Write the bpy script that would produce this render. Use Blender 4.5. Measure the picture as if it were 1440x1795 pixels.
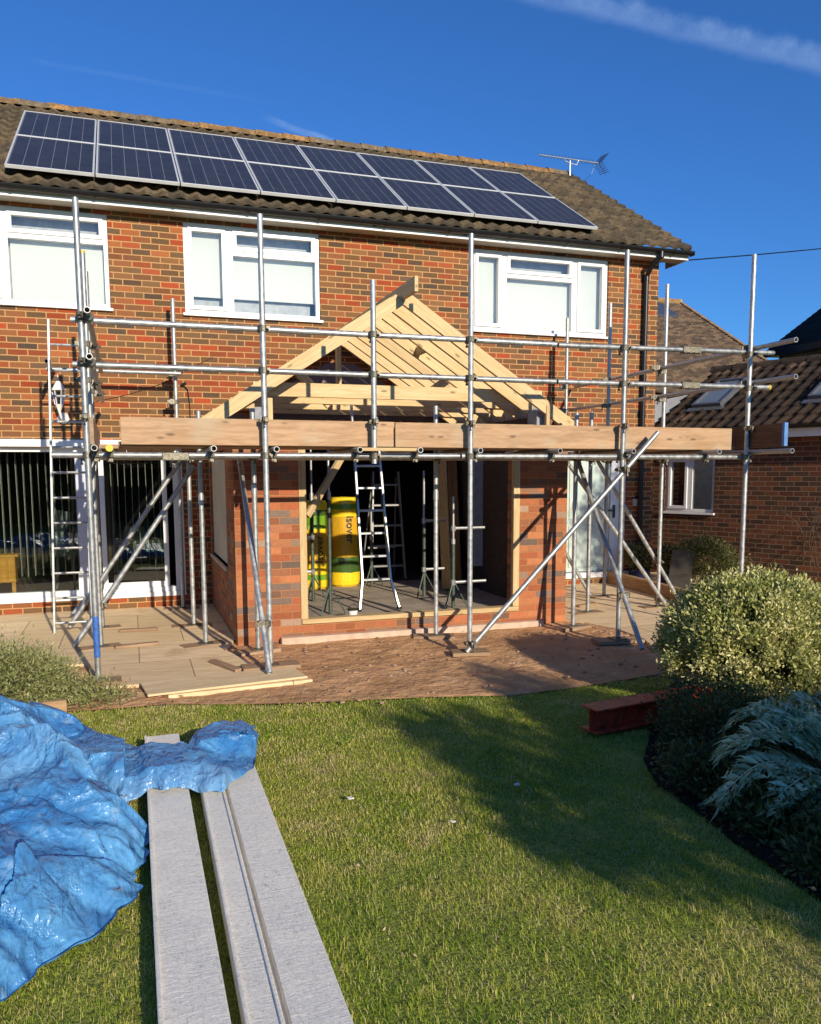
import bpy, bmesh, math, random
import numpy as np
from mathutils import Vector, Matrix
R = math.radians
random.seed(7)
rng = np.random.default_rng(11)
for o in list(bpy.data.objects): bpy.data.objects.remove(o)
SC = bpy.context.scene
COL = SC.collection

# ------------------------------------------------------------------ camera
yaw, pitch, roll = 0.327644, 0.11286875, -0.00441045
cy_, sy_, cp_, sp_ = math.cos(yaw), math.sin(yaw), math.cos(pitch), math.sin(pitch)
fwd = Vector((sy_*cp_, cy_*cp_, -sp_)); rgt = Vector((cy_, -sy_, 0)); up_ = rgt.cross(fwd)
r2 = rgt*math.cos(roll)+up_*math.sin(roll); u2 = -rgt*math.sin(roll)+up_*math.cos(roll)
cd = bpy.data.cameras.new('camera'); cam = bpy.data.objects.new('camera', cd); COL.objects.link(cam)
cam.matrix_world = Matrix(((r2.x, u2.x, -fwd.x, 0), (r2.y, u2.y, -fwd.y, -11), (r2.z, u2.z, -fwd.z, 1.7), (0, 0, 0, 1)))
cd.sensor_fit = 'VERTICAL'; cd.sensor_height = 36; cd.lens = 1425.2/1795*36; cd.shift_y = 96.3/1795
cd.clip_start = 0.05; cd.clip_end = 2000
SC.camera = cam

# ------------------------------------------------------------------ light
SUN = Vector((-.170, 1, -.364)).normalized()
w = bpy.data.worlds.new('World'); SC.world = w; w.use_nodes = True
nt = w.node_tree; bg = nt.nodes['Background']; sky = nt.nodes.new('ShaderNodeTexSky')
sky.sky_type = 'NISHITA'; sky.sun_disc = False
sky.sun_elevation = math.asin(-SUN.z); sky.sun_rotation = math.atan2(-SUN.x, -SUN.y)
sky.air_density = 1.0; sky.dust_density = 0.25; sky.ozone_density = 2.6; sky.altitude = 100
bg.inputs[1].default_value = 0.085
def wn(t, **k):
    n = nt.nodes.new(t)
    for a, b in k.items(): setattr(n, a, b)
    return n
def px_dir(x, y):
    q = ((x-720)/1425.2, -(y-993.8)/1425.2)
    return (r2*q[0]+u2*q[1]+fwd).normalized()
# vapour trails: thin bands of high cloud at fixed directions of the sky
tc = wn('ShaderNodeTexCoord')
mask_out = None
def wmath(op, a, b=None, clamp=False):
    n = wn('ShaderNodeMath', operation=op, use_clamp=clamp)
    for i, v in enumerate((a, b)):
        if v is None: continue
        if isinstance(v, (int, float)): n.inputs[i].default_value = v
        else: nt.links.new(v, n.inputs[i])
    return n.outputs[0]
def wdot(vec):
    n = wn('ShaderNodeVectorMath', operation='DOT_PRODUCT'); nt.links.new(tc.outputs['Generated'], n.inputs[0]); n.inputs[1].default_value = vec
    return n.outputs['Value']
def mapr(v, a, b, c, d, sm=True):
    n = wn('ShaderNodeMapRange', interpolation_type='SMOOTHSTEP' if sm else 'LINEAR'); nt.links.new(v, n.inputs[0])
    for i, q in enumerate((a, b, c, d)): n.inputs[i+1].default_value = q
    return n.outputs[0]
def trail(ax, ay, bx, by, wid, strength, seed, fuzz=1.0):
    a, b = px_dir(ax, ay), px_dir(bx, by)
    n = a.cross(b).normalized(); t = (b-a).normalized()
    d = wdot(n); s = wdot(t); s0, s1 = a.dot(t), b.dot(t)
    nz = wn('ShaderNodeTexNoise'); nz.inputs['Scale'].default_value = 34; nz.inputs['Detail'].default_value = 6; nz.inputs['Roughness'].default_value = .62
    mp = wn('ShaderNodeMapping'); mp.inputs['Location'].default_value = (seed, seed*2, 0); nt.links.new(tc.outputs['Generated'], mp.inputs[0]); nt.links.new(mp.outputs[0], nz.inputs[0])
    dd = wmath('ADD', d, wmath('MULTIPLY', wmath('SUBTRACT', nz.outputs[0], .5), wid*fuzz))
    lo = mapr(dd, -wid*1.0, -wid*.35, 0, 1); hi = mapr(dd, wid*.1, wid*.8, 1, 0)
    e = mapr(s, s0-.02, s0+.02, 0, 1)
    e2 = mapr(s, s1-.02, s1+.14, 1, 0)
    m = wmath('MULTIPLY', wmath('MULTIPLY', lo, hi), wmath('MULTIPLY', e, e2))
    return wmath('MULTIPLY', wmath('MULTIPLY', m, mapr(nz.outputs[0], .25, .7, .35, 1)), strength)
m1 = trail(900, -22, 1470, 118, .017, .30, 3.1)
m2 = trail(484, 214, 565, 244, .0055, .34, 8.7)
m3 = trail(60, 108, 300, 150, .004, .05, 5.2)
mm = wmath('MAXIMUM', wmath('MAXIMUM', m1, m2), m3, True)
hs = wn('ShaderNodeMix', data_type='RGBA', blend_type='MULTIPLY'); hs.inputs[0].default_value = 1; hs.inputs[7].default_value = (.36, .82, 1.46, 1)
nt.links.new(sky.outputs[0], hs.inputs[6])
mx = wn('ShaderNodeMix', data_type='RGBA'); nt.links.new(mm, mx.inputs[0]); nt.links.new(hs.outputs[2], mx.inputs[6]); mx.inputs[7].default_value = (4.2, 6.0, 9.5, 1)
nt.links.new(mx.outputs[2], bg.inputs[0])

ld = bpy.data.lights.new('sun', 'SUN'); ld.energy = 4.7; ld.angle = R(.55); ld.color = (1, .90, .74)
sun = bpy.data.objects.new('sun', ld); COL.objects.link(sun); sun.rotation_euler = SUN.to_track_quat('-Z', 'Y').to_euler(); sun.location = (3, -20, 9)
SC.view_settings.view_transform = 'Standard'; SC.view_settings.look = 'None'; SC.view_settings.gamma = 1; SC.view_settings.exposure = 0.22
SC.render.engine = 'CYCLES'
SC.cycles.transparent_max_bounces = 16

# ------------------------------------------------------------------ materials
def s2l(r, g, b): return tuple(((c/255)/12.92 if c/255 <= .04045 else ((c/255+.055)/1.055)**2.4) for c in (r, g, b))+(1,)
class M:
    """node-material helper"""
    def __init__(s, name, rough=.7, metal=0, col=(.5, .5, .5, 1), spec=None):
        s.m = bpy.data.materials.new(name); s.m.use_nodes = True; s.nt = s.m.node_tree; s.p = s.nt.nodes['Principled BSDF']
        s.p.inputs['Roughness'].default_value = rough; s.p.inputs['Metallic'].default_value = metal; s.p.inputs['Base Color'].default_value = col
        if spec is not None: s.p.inputs['Specular IOR Level'].default_value = spec
        s.tc = None
    def n(s, t, **k):
        x = s.nt.nodes.new(t)
        for a, b in k.items(): setattr(x, a, b)
        return x
    def l(s, a, b): s.nt.links.new(a, b)
    def obj(s):
        if not s.tc: s.tc = s.n('ShaderNodeTexCoord')
        return s.tc.outputs['Object']
    def mapping(s, scale=(1, 1, 1), loc=(0, 0, 0), rot=(0, 0, 0), src=None):
        x = s.n('ShaderNodeMapping'); s.l(src or s.obj(), x.inputs[0]); x.inputs['Scale'].default_value = scale; x.inputs['Location'].default_value = loc; x.inputs['Rotation'].default_value = rot
        return x.outputs[0]
    def noise(s, scale, detail=4, rough=.55, vec=None, out=0, dist=0):
        x = s.n('ShaderNodeTexNoise'); x.inputs['Scale'].default_value = scale; x.inputs['Detail'].default_value = detail; x.inputs['Roughness'].default_value = rough; x.inputs['Distortion'].default_value = dist
        s.l(vec or s.obj(), x.inputs['Vector']); return x.outputs[out]
    def math(s, op, a, b=None, c=None, clamp=False):
        x = s.n('ShaderNodeMath', operation=op, use_clamp=clamp)
        for i, v in enumerate((a, b, c)):
            if v is None: continue
            if isinstance(v, (int, float)): x.inputs[i].default_value = v
            else: s.l(v, x.inputs[i])
        return x.outputs[0]
    def mr(s, v, a, b, c=0, d=1, smooth=True):
        x = s.n('ShaderNodeMapRange', interpolation_type='SMOOTHSTEP' if smooth else 'LINEAR'); s.l(v, x.inputs[0])
        for i, q in enumerate((a, b, c, d)): x.inputs[i+1].default_value = q
        return x.outputs[0]
    def ramp(s, v, stops, interp='LINEAR'):
        x = s.n('ShaderNodeValToRGB'); s.l(v, x.inputs[0]); r = x.color_ramp; r.interpolation = interp
        while len(r.elements) < len(stops): r.elements.new(.5)
        for e, (p, c) in zip(r.elements, stops): e.position = p; e.color = c
        return x.outputs[0]
    def mix(s, f, a, b, mode='MIX'):
        x = s.n('ShaderNodeMix', data_type='RGBA', blend_type=mode)
        for i, v in ((0, f), (6, a), (7, b)):
            if isinstance(v, (int, float)): x.inputs[i].default_value = v
            elif isinstance(v, tuple): x.inputs[i].default_value = v
            else: s.l(v, x.inputs[i])
        return x.outputs[2]
    def sep(s, v):
        x = s.n('ShaderNodeSeparateXYZ'); s.l(v, x.inputs[0]); return x.outputs
    def comb(s, a, b, c=0.0):
        x = s.n('ShaderNodeCombineXYZ')
        for i, v in enumerate((a, b, c)):
            if isinstance(v, (int, float)): x.inputs[i].default_value = v
            else: s.l(v, x.inputs[i])
        return x.outputs[0]
    def bump(s, h, strength=.5, dist=.01):
        x = s.n('ShaderNodeBump'); x.inputs['Strength'].default_value = strength; x.inputs['Distance'].default_value = dist; s.l(h, x.inputs['Height']); s.l(x.outputs[0], s.p.inputs['Normal'])
    def color(s, c): s.l(c, s.p.inputs['Base Color'])
    def rough(s, v): s.l(v, s.p.inputs['Roughness'])
    def rand(s):
        return s.n('ShaderNodeObjectInfo').outputs['Random']
    def white(s, vec, out='Value'):
        x = s.n('ShaderNodeTexWhiteNoise', noise_dimensions='3D'); s.l(vec, x.inputs[0]); return x.outputs[out]

def brick_mat(name, stops, mortar, bl=.225, bh=.075, mx_=.012, mortar_dirty=.25, smear=.15, header=False):
    m = M(name, rough=.85, spec=.25)
    X, Y, Z = m.sep(m.obj())[:3]
    geo = m.obj()
    wob = m.noise(9, 3)
    u = m.math('ADD', X, Y)
    u = m.math('ADD', u, m.math('MULTIPLY', m.math('SUBTRACT', m.noise(14, 2), .5), .008))
    z = m.math('ADD', Z, m.math('MULTIPLY', m.math('SUBTRACT', wob, .5), .008))
    v = m.math('DIVIDE', z, bh); row = m.math('FLOOR', v); fy = m.math('FRACT', v)
    off = m.math('MULTIPLY', m.math('MODULO', row, 2), .5)
    jit = m.math('MULTIPLY', m.math('SUBTRACT', m.white(m.comb(row, 3.7, 1.1)), .5), .10)
    uu = m.math('ADD', m.math('ADD', m.math('DIVIDE', u, bl), off), jit); uu = m.math('ADD', uu, 400)
    col = m.math('FLOOR', uu); fx = m.math('FRACT', uu)
    ex = m.math('MULTIPLY', m.math('MINIMUM', fx, m.math('SUBTRACT', 1, fx)), bl)
    ey = m.math('MULTIPLY', m.math('MINIMUM', fy, m.math('SUBTRACT', 1, fy)), bh)
    e = m.math('MINIMUM', ex, ey)
    e = m.math('ADD', e, m.math('MULTIPLY', m.math('SUBTRACT', m.noise(60, 3), .5), .005))
    mask = m.mr(e, mx_*.35, mx_*.62)                     # 1 on the brick
    cid = m.comb(col, row, 0)
    c = m.ramp(m.white(cid), stops, 'CONSTANT')
    hv = m.white(m.comb(col, row, 5.3)); 
    c = m.mix(m.mr(m.noise(38, 6, .65), .35, .75, 0, .55), c, m.mix(.5, c, (.07, .045, .03, 1)))
    c = m.mix(m.mr(m.noise(5, 3, .6), .62, .8, 0, smear), c, mortar)
    c = m.mix(m.mr(m.noise(.9, 5, .6), .42, .75, 0, .4), c, m.mix(.5, c, (.10, .06, .035, 1)))
    hsv = m.n('ShaderNodeHueSaturation'); m.l(m.mr(hv, 0, 1, .72, 1.2, False), hsv.inputs['Value']); m.l(c, hsv.inputs['Color']); c = hsv.outputs[0]
    mo = m.mix(m.mr(m.noise(2.2, 4), .3, .75, 0, mortar_dirty), mortar, tuple(q*.45 for q in mortar[:3])+(1,))
    c = m.mix(m.mr(m.noise(75, 4, .7, m.mapping((1, 1, 2.2))), .5, .72, 0, .45), c, tuple(q*.75 for q in mortar[:3])+(1,))
    m.color(m.mix(mask, mo, c))
    h = m.math('ADD', m.math('MULTIPLY', mask, .8), m.math('MULTIPLY', m.noise(90, 4), .35))
    m.bump(h, .65, .008)
    return m.m
BR = [(0, (.31, .065, .020, 1)), (.14, (.22, .10, .035, 1)), (.28, (.37, .055, .013, 1)), (.36, (.16, .085, .034, 1)), (.50, (.26, .09, .030, 1)), (.66, (.115, .066, .036, 1)), (.76, (.33, .10, .030, 1)), (.86, (.20, .08, .032, 1)), (.96, (.075, .05, .034, 1))]
brick_old = brick_mat('old_multi_brick', BR, (.52, .28, .115, 1), mx_=.0145)
BN = [(0, (.42, .135, .055, 1)), (.22, (.36, .10, .04, 1)), (.40, (.25, .13, .08, 1)), (.52, (.46, .165, .065, 1)), (.72, (.37, .14, .065, 1)), (.84, (.20, .14, .11, 1)), (.97, (.38, .25, .17, 1))]
brick_new = brick_mat('new_red_brick', BN, (.42, .19, .08, 1), mx_=.009, smear=.3, mortar_dirty=.1)
BW = [(0, (.13, .042, .02, 1)), (.3, (.10, .042, .02, 1)), (.55, (.16, .055, .022, 1)), (.75, (.07, .036, .022, 1))]
brick_wing = brick_mat('dark_brown_brick', BW, (.24, .16, .10, 1))

def plain(name, col, rough=.6, metal=0, nz=.12, sc=12, bump=0, spec=None, randv=0):
    m = M(name, rough, metal, col, spec)
    c = m.mix(m.mr(m.noise(sc, 5), .3, .75), col, tuple(q*(1-nz*2.2) for q in col[:3])+(1,))
    if randv:
        h = m.n('ShaderNodeHueSaturation'); m.l(m.mr(m.rand(), 0, 1, 1-randv, 1+randv, False), h.inputs['Value']); m.l(c, h.inputs['Color']); c = h.outputs[0]
    m.color(c)
    if bump: m.bump(m.noise(sc*4, 4), bump, .004)
    return m.m
upvc = plain('white_upvc', (.80, .79, .76, 1), .32, nz=.03, sc=3)
white_paint = plain('white_paint', (.78, .76, .72, 1), .45, nz=.05, sc=4)
post_grey = plain('grey_white_post', (.52, .52, .58, 1), .4, nz=.03)
blind_w = plain('pale_roller_blind', (.60, .62, .57, 1), .9, nz=.04, sc=1.2)
black_pl = plain('black_plastic', (.012, .012, .013, 1), .35, nz=.1)
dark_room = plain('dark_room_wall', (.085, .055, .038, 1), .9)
steel_dark = plain('dark_steel', (.08, .08, .07, 1), .45, .6)
concrete = plain('screed', (.42, .34, .25, 1), .9, nz=.18, sc=5, bump=.3)
conc_foot = plain('foundation_concrete', (.62, .45, .32, 1), .9, nz=.12, sc=8, bump=.5)
block_grey = plain('grey_block', (.33, .34, .36, 1), .95, nz=.12, sc=20, bump=.5)
alu = plain('aluminium', (.62, .62, .60, 1), .38, .75, nz=.1)
def galv():
    m = M('galvanised_steel', .38, .7)
    a = m.noise(22, 5); b = m.noise(3, 3)
    c = m.ramp(a, [(.3, (.33, .34, .33, 1)), (.7, (.54, .54, .51, 1))])
    c = m.mix(m.mr(b, .58, .75, 0, .45), c, (.30, .27, .23, 1))
    h = m.n('ShaderNodeHueSaturation'); m.l(m.mr(m.rand(), 0, 1, .80, 1.12, False), h.inputs['Value']); m.l(c, h.inputs['Color'])
    m.color(h.outputs[0]); m.rough(m.mr(a, .3, .7, .38, .6)); m.bump(m.noise(70, 3), .15, .002)
    m.l(m.mr(b, .5, .8, .7, .4), m.p.inputs['Metallic'])
    return m.m
galv_m = galv()
coup_m = plain('coupler_steel', (.26, .23, .17, 1), .5, .75, nz=.25, sc=60, bump=.3)
def wood(name, a, b, ring=18, knots=True, rough=.65, randv=.12, green=None):
    m = M(name, rough, spec=.3)
    v = m.mapping((1.2, ring, ring)); v2 = m.n('ShaderNodeVectorMath', operation='ADD'); m.l(v, v2.inputs[0])
    k = m.n('ShaderNodeObjectInfo'); rr = m.comb(m.math('MULTIPLY', k.outputs['Random'], 37.0), m.math('MULTIPLY', k.outputs['Random'], 11.0), 0.0); m.l(rr, v2.inputs[1])
    g = m.noise(2.0, 5, .6, v2.outputs[0], dist=.8); g2 = m.noise(9, 3, .6, v2.outputs[0])
    c = m.mix(m.mr(g, .32, .68), a, b); c = m.mix(m.mr(g2, .4, .8, 0, .35), c, tuple(q*.62 for q in b[:3])+(1,))
    if knots:
        vo = m.n('ShaderNodeTexVoronoi'); vo.inputs['Scale'].default_value = 1.0
        kv = m.mapping((3.2, 9, 9)); kk = m.n('ShaderNodeVectorMath', operation='ADD'); m.l(kv, kk.inputs[0]); m.l(rr, kk.inputs[1]); m.l(kk.outputs[0], vo.inputs['Vector'])
        c = m.mix(m.mr(vo.outputs['Distance'], .06, .17, .8, 0), c, tuple(q*.32 for q in b[:3])+(1,))
    if green: c = m.mix(m.mr(m.noise(2.3, 3), .5, .7, 0, .5), c, green)
    h = m.n('ShaderNodeHueSaturation'); m.l(m.mr(m.rand(), 0, 1, 1-randv, 1+randv, False), h.inputs['Value']); m.l(c, h.inputs['Color']); m.color(h.outputs[0])
    m.bump(g2, .25, .003)
    return m.m
timber_m = wood('treated_softwood', (.66, .48, .25, 1), (.53, .36, .16, 1))
board_m = wood('scaffold_board_wood', (.50, .31, .17, 1), (.36, .21, .105, 1), ring=10, randv=.16, green=(.40, .33, .22, 1))
oldboard_m = wood('weathered_board_wood', (.40, .27, .16, 1), (.27, .16, .09, 1), ring=10)
darkboard_m = wood('shaded_board_wood', (.17, .075, .035, 1), (.10, .045, .022, 1), ring=10)  # darker copy of the board wood, shade put into its colour
sleeper_m = wood('garden_sleeper_wood', (.44, .28, .14, 1), (.30, .17, .08, 1), ring=9)
pine_m = wood('orange_pine', (.66, .33, .07, 1), (.50, .22, .04, 1), ring=12)
def glass(name, tint=(.9, .94, .93, 1), spec=1.0, rough=.0):
    m = M(name); t = m.n('ShaderNodeBsdfTransparent'); t.inputs[0].default_value = tint
    g = m.n('ShaderNodeBsdfGlossy'); g.inputs['Roughness'].default_value = rough; g.inputs[0].default_value = (.95, .97, 1, 1)
    f = m.n('ShaderNodeFresnel'); f.inputs[0].default_value = 1.5
    ms = m.n('ShaderNodeMixShader'); m.l(m.math('MULTIPLY', f.outputs[0], spec*1.7, clamp=True), ms.inputs[0]); m.l(t.outputs[0], ms.inputs[1]); m.l(g.outputs[0], ms.inputs[2])
    m.l(ms.outputs[0], m.nt.nodes['Material Output'].inputs[0]); return m.m
glass_m = glass('window_glass', (.985, .99, .985, 1), .75); glass_dark = glass('dark_door_glass', (.82, .86, .82, 1), .9)
def tile_mat(name, stops, lichen, lich_amt=.5, ridge=False, w=.2, g=.30):
    m = M(name, .9, spec=.2)
    X, Y, Z = m.sep(m.obj())[:3]
    cid = m.comb(m.math('FLOOR', m.math('DIVIDE', m.math('ADD', X, .05), w)), m.math('FLOOR', m.math('DIVIDE', m.math('ADD', Y, .004), g)), 0)
    c = m.ramp(m.white(cid), stops, 'CONSTANT')
    fy_ = m.math('FRACT', m.math('DIVIDE', m.math('ADD', Y, .004), g)); c = m.mix(m.math('MULTIPLY', m.mr(fy_, .0, .16, .75, 0), m.mr(m.noise(9, 3), .3, .6)), c, (.035, .03, .022, 1))  # lower edge of each course darkened, lap shade painted into the colour
    c = m.mix(m.mr(m.noise(26, 6, .7), .38, .66, 0, .75), c, tuple(q*.33 for q in stops[0][1][:3])+(1,))
    c = m.mix(m.mr(m.noise(7, 8, .75), .57, .72, 0, lich_amt), c, lichen)
    c = m.mix(m.mr(m.noise(30, 4, .7), .66, .74, 0, .7*lich_amt), c, (.55, .50, .38, 1))
    m.color(c); m.bump(m.noise(80, 5), .5, .005)
    return m.m
tile_house = tile_mat('weathered_roof_tiles', [(0, (.135, .098, .058, 1)), (.25, (.105, .08, .052, 1)), (.5, (.165, .118, .068, 1)), (.75, (.085, .064, .044, 1))], (.30, .24, .10, 1), .5)
tile_wing = tile_mat('dark_brown_roof_tiles', [(0, (.075, .05, .035, 1)), (.3, (.10, .065, .042, 1)), (.6, (.055, .04, .03, 1)), (.9, (.22, .13, .09, 1))], (.22, .16, .11, 1), .3)
tile_brown = tile_mat('rough_brown_roof_tiles', [(0, (.15, .10, .065, 1)), (.3, (.10, .07, .05, 1)), (.6, (.20, .135, .085, 1)), (.85, (.07, .05, .04, 1))], (.26, .21, .13, 1), .4, w=.17, g=.1)
slate_m = tile_mat('dark_slate', [(0, (.028, .03, .034, 1)), (.5, (.04, .042, .046, 1))], (.06, .06, .06, 1), .2, w=.3, g=.2)
ridge_m = tile_mat('lichen_ridge_tiles', [(0, (.36, .22, .10, 1)), (.3, (.44, .24, .09, 1)), (.55, (.26, .20, .13, 1)), (.8, (.40, .17, .08, 1))], (.62, .46, .16, 1), .85, w=.45, g=50)
lead_m = plain('lead_sheet', (.22, .22, .23, 1), .6, .1, nz=.15, sc=3)
felt_m = plain('grey_membrane', (.20, .16, .155, 1), .8, nz=.08, sc=2)
def patio_mat():
    m = M('sandy_patio', .9, spec=.2)
    X, Y, Z = m.sep(m.obj())[:3]
    v = m.math('DIVIDE', m.math('ADD', Y, 40.2), .9); row = m.math('FLOOR', v); fy = m.math('FRACT', v)
    uu = m.math('ADD', m.math('DIVIDE', m.math('ADD', X, 40.36), 1.2), m.math('MULTIPLY', m.math('MODULO', row, 2), .37)); col = m.math('FLOOR', uu); fx = m.math('FRACT', uu)
    e = m.math('MINIMUM', m.math('MULTIPLY', m.math('MINIMUM', fx, m.math('SUBTRACT', 1, fx)), 1.2), m.math('MULTIPLY', m.math('MINIMUM', fy, m.math('SUBTRACT', 1, fy)), .9))
    c = m.ramp(m.white(m.comb(col, row, 0)), [(0, (.78, .58, .33, 1)), (.35, (.84, .63, .37, 1)), (.7, (.73, .54, .31, 1))], 'CONSTANT')
    st = m.noise(3, 6, .6, m.mapping((.6, 3.5, 1)), dist=1.2)
    c = m.mix(m.mr(st, .4, .72, 0, .5), c, (.48, .33, .18, 1))
    c = m.mix(m.mr(m.noise(1.3, 5, .65), .55, .72, 0, .7), c, (.42, .25, .13, 1))
    c = m.mix(m.mr(m.noise(30, 4, .7), .6, .75, 0, .4), c, (.66, .54, .36, 1))
    c = m.mix(m.mr(e, .002, .007, .75, 0), c, (.14, .09, .05, 1))
    m.color(c); m.bump(m.math('ADD', m.noise(24, 5), m.mr(e, 0, .012)), .35, .008); return m.m
patio_m = patio_mat()
def soil_mat(name, a, b, c3):
    m = M(name, .95, spec=.15)
    c = m.mix(m.mr(m.noise(2.2, 5, .6), .35, .7), a, b); c = m.mix(m.mr(m.noise(34, 5, .7), .5, .72, 0, .55), c, c3)
    c = m.mix(m.mr(m.noise(60, 2), .68, .74, 0, .8), c, (.55, .38, .26, 1))
    c = m.mix(m.mr(m.noise(4.5, 4, .6, dist=.4), .52, .72, 0, .4), c, tuple(q*.55 for q in b[:3])+(1,)); c = m.mix(m.mr(m.noise(3.1, 4, .7, m.mapping((1, 1, 1), (7, 3, 0))), .56, .7, 0, .6), c, tuple(min(1, q*1.25) for q in c3[:3])+(1,))
    m.color(c); m.bump(m.math('ADD', m.math('MULTIPLY', m.noise(20, 6, .7), .5), m.math('MULTIPLY', m.noise(5, 4), 2)), .8, .03); return m.m
soil_m = soil_mat('red_brown_soil', (.60, .34, .165, 1), (.47, .25, .115, 1), (.66, .43, .24, 1))
bed_m = soil_mat('dark_bed_soil', (.022, .015, .009, 1), (.012, .009, .006, 1), (.05, .032, .02, 1))
def lawn_mat():
    m = M('lawn_turf', .95, spec=.1)
    c = m.mix(m.mr(m.noise(1.1, 4), .35, .7), (.22, .28, .045, 1), (.34, .33, .085, 1))
    c = m.mix(m.mr(m.noise(45, 5, .7), .42, .7), c, (.12, .13, .035, 1))
    m.color(c); m.bump(m.noise(60, 4), .8, .02); return m.m
turf_m = lawn_mat()
def leaf_mat(name, stops, trans=.35, rough=.5, attr='tint'):
    m = M(name, rough, spec=.35)
    a = m.n('ShaderNodeAttribute', attribute_name=attr)
    c = m.ramp(a.outputs['Fac'], stops)
    m.color(c)
    t = m.n('ShaderNodeBsdfTranslucent'); m.l(c, t.inputs[0]); ms = m.n('ShaderNodeMixShader'); ms.inputs[0].default_value = trans
    m.l(m.p.outputs[0], ms.inputs[1]); m.l(t.outputs[0], ms.inputs[2]); m.l(ms.outputs[0], m.nt.nodes['Material Output'].inputs[0])
    return m.m
grass_m = leaf_mat('grass_blade', [(0, (.23, .36, .030, 1)), (.28, (.43, .51, .05, 1)), (.52, (.63, .61, .12, 1)), (.76, (.74, .62, .24, 1)), (1, (.86, .70, .42, 1))], .42, .6)
varie_m = leaf_mat('variegated_leaf', [(0, (.10, .13, .025, 1)), (.35, (.30, .33, .08, 1)), (.62, (.66, .62, .24, 1)), (1, (.92, .84, .46, 1))], .3)
olive_m = leaf_mat('lavender_leaf', [(0, (.14, .16, .05, 1)), (.5, (.30, .32, .11, 1)), (1, (.52, .48, .24, 1))], .3)
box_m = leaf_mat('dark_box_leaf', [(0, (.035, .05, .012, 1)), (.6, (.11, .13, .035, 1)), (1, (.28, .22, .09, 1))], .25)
tree_m = leaf_mat('garden_tree_leaf', [(0, (.02, .035, .01, 1)), (1, (.07, .09, .025, 1))], .2)
silver_m = leaf_mat('silver_cardoon_leaf', [(0, (.22, .27, .12, 1)), (.5, (.52, .56, .30, 1)), (1, (.82, .82, .50, 1))], .2, .6)
bark_m = plain('bark', (.10, .065, .04, 1), .95, nz=.25, sc=20, bump=.6)

# ------------------------------------------------------------------ mesh helpers
def link(me, name, mats, parent=None, mw=None, smooth=False):
    o = bpy.data.objects.new(name, me); COL.objects.link(o)
    for m in (mats if isinstance(mats, (list, tuple)) else [mats]): me.materials.append(m)
    if smooth:
        for p in me.polygons: p.use_smooth = True
    if mw is not None: o.matrix_world = mw
    if parent is not None: setpar(o, parent)
    return o
def setpar(o, p):
    mw = o.matrix_basis.copy(); o.parent = p
    inv = world_of(p).inverted()
    o.matrix_parent_inverse = Matrix.Identity(4); o.matrix_basis = inv @ mw
_W = {}
def world_of(o):
    m = o.matrix_basis.copy(); p = o.parent
    while p is not None: m = p.matrix_basis @ m; p = p.parent
    return m
def tag(o, label=None, cat=None, group=None, kind=None):
    if label: o['label'] = label
    if cat: o['category'] = cat
    if group: o['group'] = group
    if kind: o['kind'] = kind
    return o
def empty(name, loc, label, cat, group=None, rz=0):
    o = bpy.data.objects.new(name, None); COL.objects.link(o); o.location = loc; o.rotation_euler = (0, 0, rz); o.empty_display_size = .2
    return tag(o, label, cat, group)
class MB:
    def __init__(s): s.v = []; s.f = []; s.mi = []
    def add(s, vs, fs, mi=0):
        b = len(s.v); s.v += [tuple(v) for v in vs]; s.f += [tuple(b+i for i in f) for f in fs]; s.mi += [mi]*len(fs); return s
    def box(s, x0, x1, y0, y1, z0, z1, mi=0):
        vs = [(x, y, z) for x in (x0, x1) for y in (y0, y1) for z in (z0, z1)]
        return s.add(vs, [(0, 1, 3, 2), (4, 6, 7, 5), (0, 4, 5, 1), (2, 3, 7, 6), (0, 2, 6, 4), (1, 5, 7, 3)], mi)
    def tube(s, p0, p1, r, n=12, r1=None, hollow=False, caps=True, mi=0):
        p0, p1 = Vector(p0), Vector(p1); d = (p1-p0); L = d.length; d.normalize()
        a = d.orthogonal().normalized(); b = d.cross(a); r1 = r if r1 is None else r1
        ring = lambda c, rr: [c+(a*math.cos(2*math.pi*i/n)+b*math.sin(2*math.pi*i/n))*rr for i in range(n)]
        rs = [ring(p0, r), ring(p1, r1)]; vs = rs[0]+rs[1]
        fs = [(i, (i+1) % n, n+(i+1) % n, n+i) for i in range(n)]
        if hollow:
            k = .82; dp = min(.25, L/2)
            vs += ring(p0, r*k)+ring(p0+d*dp, r*k)+ring(p1, r*k)+ring(p1-d*dp, r*k)
            for i in range(n):
                j = (i+1) % n
                fs += [(j, i, 2*n+i, 2*n+j), (2*n+j, 2*n+i, 3*n+i, 3*n+j), (n+i, n+j, 4*n+j, 4*n+i), (4*n+i, 4*n+j, 5*n+j, 5*n+i)]
            fs += [tuple(3*n+i for i in range(n)), tuple(5*n+i for i in reversed(range(n)))]
        elif caps:
            fs += [tuple(reversed(range(n))), tuple(n+i for i in range(n))]
        return s.add(vs, fs, mi)
    def path(s, pts, r, n=8, mi=0):
        for a, b in zip(pts[:-1], pts[1:]): s.tube(a, b, r, n, mi=mi)
        return s
    def build(s, name, mats, parent=None, bevel=0, smooth=False, mw=None):
        me = bpy.data.meshes.new(name); me.from_pydata(s.v, [], s.f); me.update()
        if isinstance(mats, (list, tuple)) and len(mats) > 1: me.polygons.foreach_set('material_index', s.mi)
        if bevel:
            bm = bmesh.new(); bm.from_mesh(me)
            ed = [e for e in bm.edges if len(e.link_faces) == 2 and e.calc_face_angle(0) > .7]
            bmesh.ops.bevel(bm, geom=ed, offset=bevel, segments=1, affect='EDGES', profile=.7); bm.to_mesh(me); bm.free()
        o = link(me, name, mats, parent, mw)
        if smooth: shade(o)
        return o
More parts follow.
